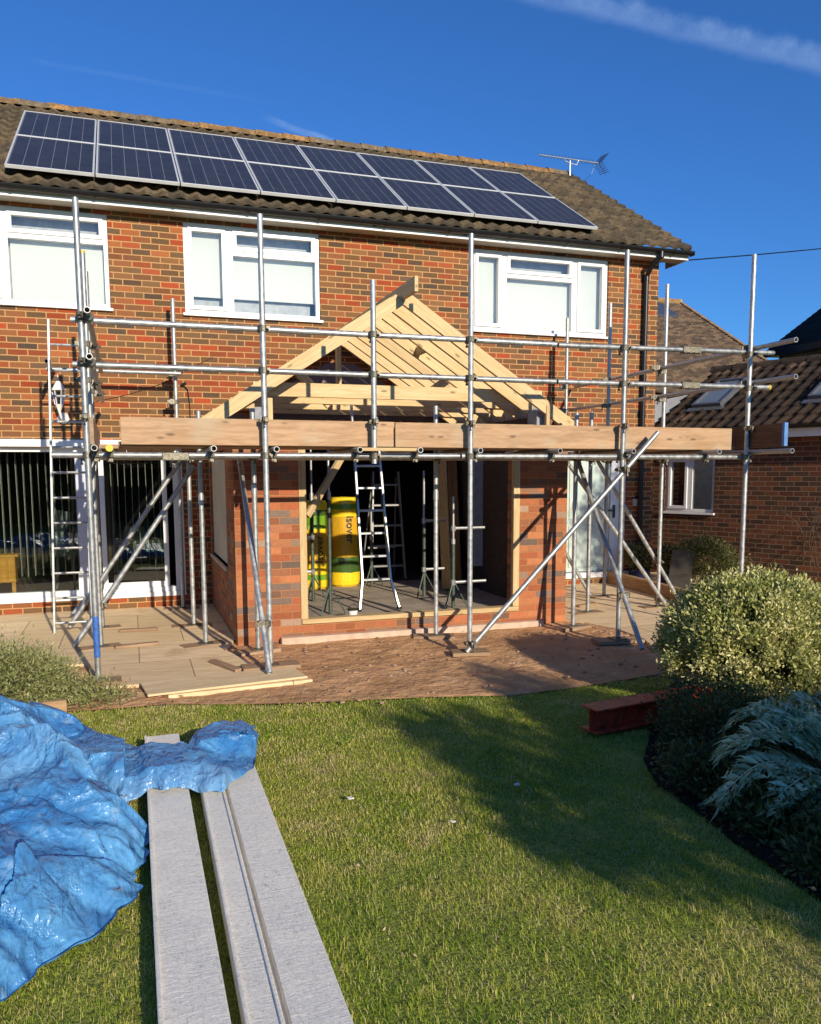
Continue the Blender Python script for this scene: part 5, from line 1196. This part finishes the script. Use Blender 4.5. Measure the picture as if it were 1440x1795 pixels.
# ------------------------------------------------------------------ grass blades
def in_poly(x, y, poly):
    c = np.zeros(len(x), bool); n = len(poly); j = n-1
    for i in range(n):
        xi, yi = poly[i]; xj, yj = poly[j]
        k = ((yi > y) != (yj > y)) & (x < (xj-xi)*(y-yi)/(yj-yi+1e-12)+xi); c ^= k; j = i
    return c
gp = [(-1.3, -4.60)]+lawn_edge[1:]+bed_edge[1:]+[(2.8, -10.2), (-1.6, -10.2)]
def grass(n, y0, y1, h, wd):
    x = rng.uniform(-1.5, 4.6, n); y = rng.uniform(y0, y1, n)
    # loosen the lawn edge, keep blades off what lies on it
    e = np.maximum(rng.exponential(.07, n)*vnoise(x, y, .12, 2)*1.6, vnoise(x, y, .5, 12)*.12-.06); e = np.where(y > -6, e, 0); keep = in_poly(x, y-e, gp)
    keep &= ~((x > .012) & (x < .208) & (y < -5.82) & (y > -9.25)); keep &= ~((x > .27) & (x < .58) & (y < -6.17))
    x, y = x[keep], y[keep]; n = len(x)
    patch = vnoise(x, y, .30, 5); fine = vnoise(x, y, .07, 6); big = vnoise(x, y, 1.1, 7)
    clump = vnoise(x, y, .025, 8)
    keep = rng.random(n) < .35+.65*clump; x, y, patch, fine, big = x[keep], y[keep], patch[keep], fine[keep], big[keep]; n = len(x)
    H = h*rng.uniform(.35, 1.1, n)*(.55+.75*vnoise(x, y, .10, 16)); a = rng.uniform(0, 2*math.pi, n); lean = rng.uniform(.1, 2.0, n)
    dx, dy = np.cos(a), np.sin(a); sx_, sy_2 = -dy*wd/2, dx*wd/2; z0 = np.full(n, -.032)
    P0 = np.stack([x-sx_, y-sy_2, z0], 1); P1 = np.stack([x+sx_, y+sy_2, z0], 1)
    mx_, my_ = x+dx*H*lean*.35, y+dy*H*lean*.35; mz = z0+H*.62
    P2 = np.stack([mx_+sx_*.8, my_+sy_2*.8, mz], 1); P3 = np.stack([mx_-sx_*.8, my_-sy_2*.8, mz], 1)
    tx, ty = x+dx*H*lean, y+dy*H*lean; tz_ = z0+H*(1.05-.35*lean); P4 = np.stack([tx+sx_*.15, ty+sy_2*.15, tz_], 1); P5 = np.stack([tx-sx_*.15, ty-sy_2*.15, tz_], 1)
    V = np.stack([P0, P1, P2, P3, P4, P5], 1).reshape(-1, 3); b = np.arange(n)*6; F = np.concatenate([np.stack([b, b+1, b+2, b+3], 1), np.stack([b+3, b+2, b+4, b+5], 1)])
    mid = vnoise(x, y, .14, 15); dry = np.clip(.36+.40*(.5-patch)+.30*(fine-.5)+.40*(big-.5)+.35*(mid-.5)+.17*rng.normal(0, 1, n), 0, 1); dry = np.where(rng.random(n) < .14, rng.uniform(.65, 1, n), dry)
    return V, F, np.repeat(dry, 6)
parts = [grass(230000, -10.0, -7.6, .031, .0026), grass(190000, -7.6, -6.2, .028, .0034), grass(130000, -6.2, -4.6, .026, .0045)]
off = 0; VV, FF, TT = [], [], []
for V, F, T in parts: VV.append(V); FF.append(F+off); TT.append(T); off += len(V)
tag(npmesh('grass', np.concatenate(VV), np.concatenate(FF), np.concatenate(TT), grass_m), kind='stuff')
# fallen leaves and stones
n = 46; x = rng.uniform(.7, 2.5, n); y = rng.uniform(-9.2, -5.4, n); p = np.stack([x, y, np.full(n, .004)], 1)
o = leaves('fallen_leaves', p, np.tile([0, 0, .15], (n, 1)), .02, .010, rng.uniform(.3, 1, n), leaf_mat('dry_leaf', [(0, (.25, .14, .06, 1)), (1, (.62, .46, .28, 1))], .1), None, 1.0); tag(o, kind='stuff')
m = MB()
def pebble(m, x, y, z, r):
    vs = sph_pts(14)*r*np.array([1.2, 1, .6])+np.array([x, y, z]); bm = bmesh.new(); bv = [bm.verts.new(v) for v in vs]; bmesh.ops.convex_hull(bm, input=bv); bm.verts.index_update()
    bm.verts.ensure_lookup_table(); m.add([v.co[:] for v in bm.verts], [tuple(v.index for v in f.verts) for f in bm.faces]); bm.free()
for _ in range(420):
    x, y = random.uniform(.9, 5.0), random.uniform(-5.3, -2.85)
    if _ > 300: x, y = random.uniform(4.75, 5.3), random.uniform(-4.7, -3.0)
    pebble(m, x, y, -.008, random.choice([.006, .008, .012, .02]))
for _ in range(60): pebble(m, random.uniform(-.3, .3), random.uniform(-4.75, -4.1), -.008, random.choice([.008, .014]))
tag(m.build('stones', soil_mat('stone', (.42, .28, .19, 1), (.30, .18, .12, 1), (.5, .38, .28, 1))), kind='stuff')
m = MB()
for i, (x, y, s) in enumerate(((1.02, -7.0, .022), (1.42, -7.45, .014), (1.93, -7.12, .02))):
    q = MB(); a = random.random()*3; q.add([(x+math.cos(a+k*1.57)*s, y+math.sin(a+k*1.57)*s*.8, .012+.004*(k % 2)) for k in range(4)]+[(x+math.cos(a+k*1.57)*s, y+math.sin(a+k*1.57)*s*.8, .009) for k in range(4)], [(0, 1, 2, 3), (7, 6, 5, 4)]+[(k, 4+k, 4+(k+1) % 4, (k+1) % 4) for k in range(4)])
    tag(q.build('paper_scrap', white_paint), 'small white paper scrap on the grass, %s' % ('left one near the boards', 'middle and lowest one', 'right one near the tree shadow')[i], 'scrap', 'paper scraps on the lawn')

# ------------------------------------------------------------------ trees and hedge behind the camera (they cast the lawn shade and stand in the reflections)
def tree(c, rad, trunk_r, n, L, label, clumps=90, cs=.16):
    e = empty('garden_tree', (c[0], c[1], 0), label, 'tree'); m = MB(); m.tube((c[0], c[1], -.05), (c[0], c[1], c[2]), trunk_r, 10, r1=trunk_r*.5)
    for k in range(8):
        a = k*.8; m.tube((c[0], c[1], c[2]-rad[2]*.5), (c[0]+math.cos(a)*rad[0]*.7, c[1]+math.sin(a)*rad[1]*.7, c[2]+rad[2]*.3*math.sin(k*2)), trunk_r*.35, 6, r1=.01)
    m.build('trunk', bark_m, e)
    cc = sph_pts(clumps)*rng.uniform(.35, 1.0, (clumps, 1))*np.array(rad)+np.array(c); idx = rng.integers(0, clumps, n); p = cc[idx]+rng.normal(0, cs, (n, 3)); leaves('crown', p, sph_pts(n), L, L*.5, rng.random(n), tree_m, e)
def shade_tree():
    e = empty('garden_tree', (4.9, -13.2, 0), 'bushy garden tree behind the viewer at the right', 'tree'); m = MB(); m.tube((4.9, -13.2, -.05), (4.9, -13.2, 1.9), .10, 10, r1=.06)
    for k in range(9): m.tube((4.9, -13.2, .9+.1*k), (3.1+.45*k, -13.2+.3*math.sin(k*2), 1.75+.25*math.sin(k*3)), .04, 6, r1=.012)
    m.build('trunk', bark_m, e)
    cc = []
    while len(cc) < 260:
        x, z = rng.uniform(2.85, 6.9), rng.uniform(.7, 2.75); top = (2.50 if x < 4.75 else 2.28)+.10*math.sin(x*5)+.08*math.sin(x*13+1); low = 1.62-.75*min(max((x-3.05)/.9, 0), 1)
        if z > top or z < low: continue
        cc.append((x, -13.2+rng.normal(0, .35), z))
    for x, z in ((4.05, 2.68), (4.2, 2.85), (4.35, 3.02), (4.5, 2.9), (4.6, 2.7), (4.3, 2.7), (3.0, 2.60), (3.2, 2.62)): cc.append((x, -13.2, z))
    cc = np.array(cc); n = 52000; idx = rng.integers(0, len(cc), n); p = cc[idx]+rng.normal(0, 1, (n, 3))*np.array([.10, .18, .07]); leaves('crown', p, sph_pts(n), .09, .045, rng.random(n), tree_m, e)
shade_tree()
tree((7.2, -12.6, 1.4), (1.3, .8, 1.0), .10, 14000, .10, 'leafy garden tree further right behind the viewer', 90, .18)
tree((8.75, -7.6, 3.75), (.95, .8, .95), .09, 15000, .08, 'slim garden tree beyond the right edge near the wing', 110, .15)
he = empty('garden_hedge', (0, -21, 0), 'tall dark hedge along the end of the garden behind the viewer', 'hedge')
n = 26000; p = np.stack([rng.uniform(-14, 16, n), -21+rng.normal(0, .35, n), rng.uniform(0, 3.0, n)+.25*np.sin(rng.uniform(0, 30, n))], 1); leaves('foliage', p, sph_pts(n), .26, .14, rng.random(n), tree_m, he)
m = MB(); m.box(-14, 16, -21.2, -20.9, 0, 2.8); m.build('inner_twigs', plain('hedge_core', (.02, .025, .01, 1), .9), he)
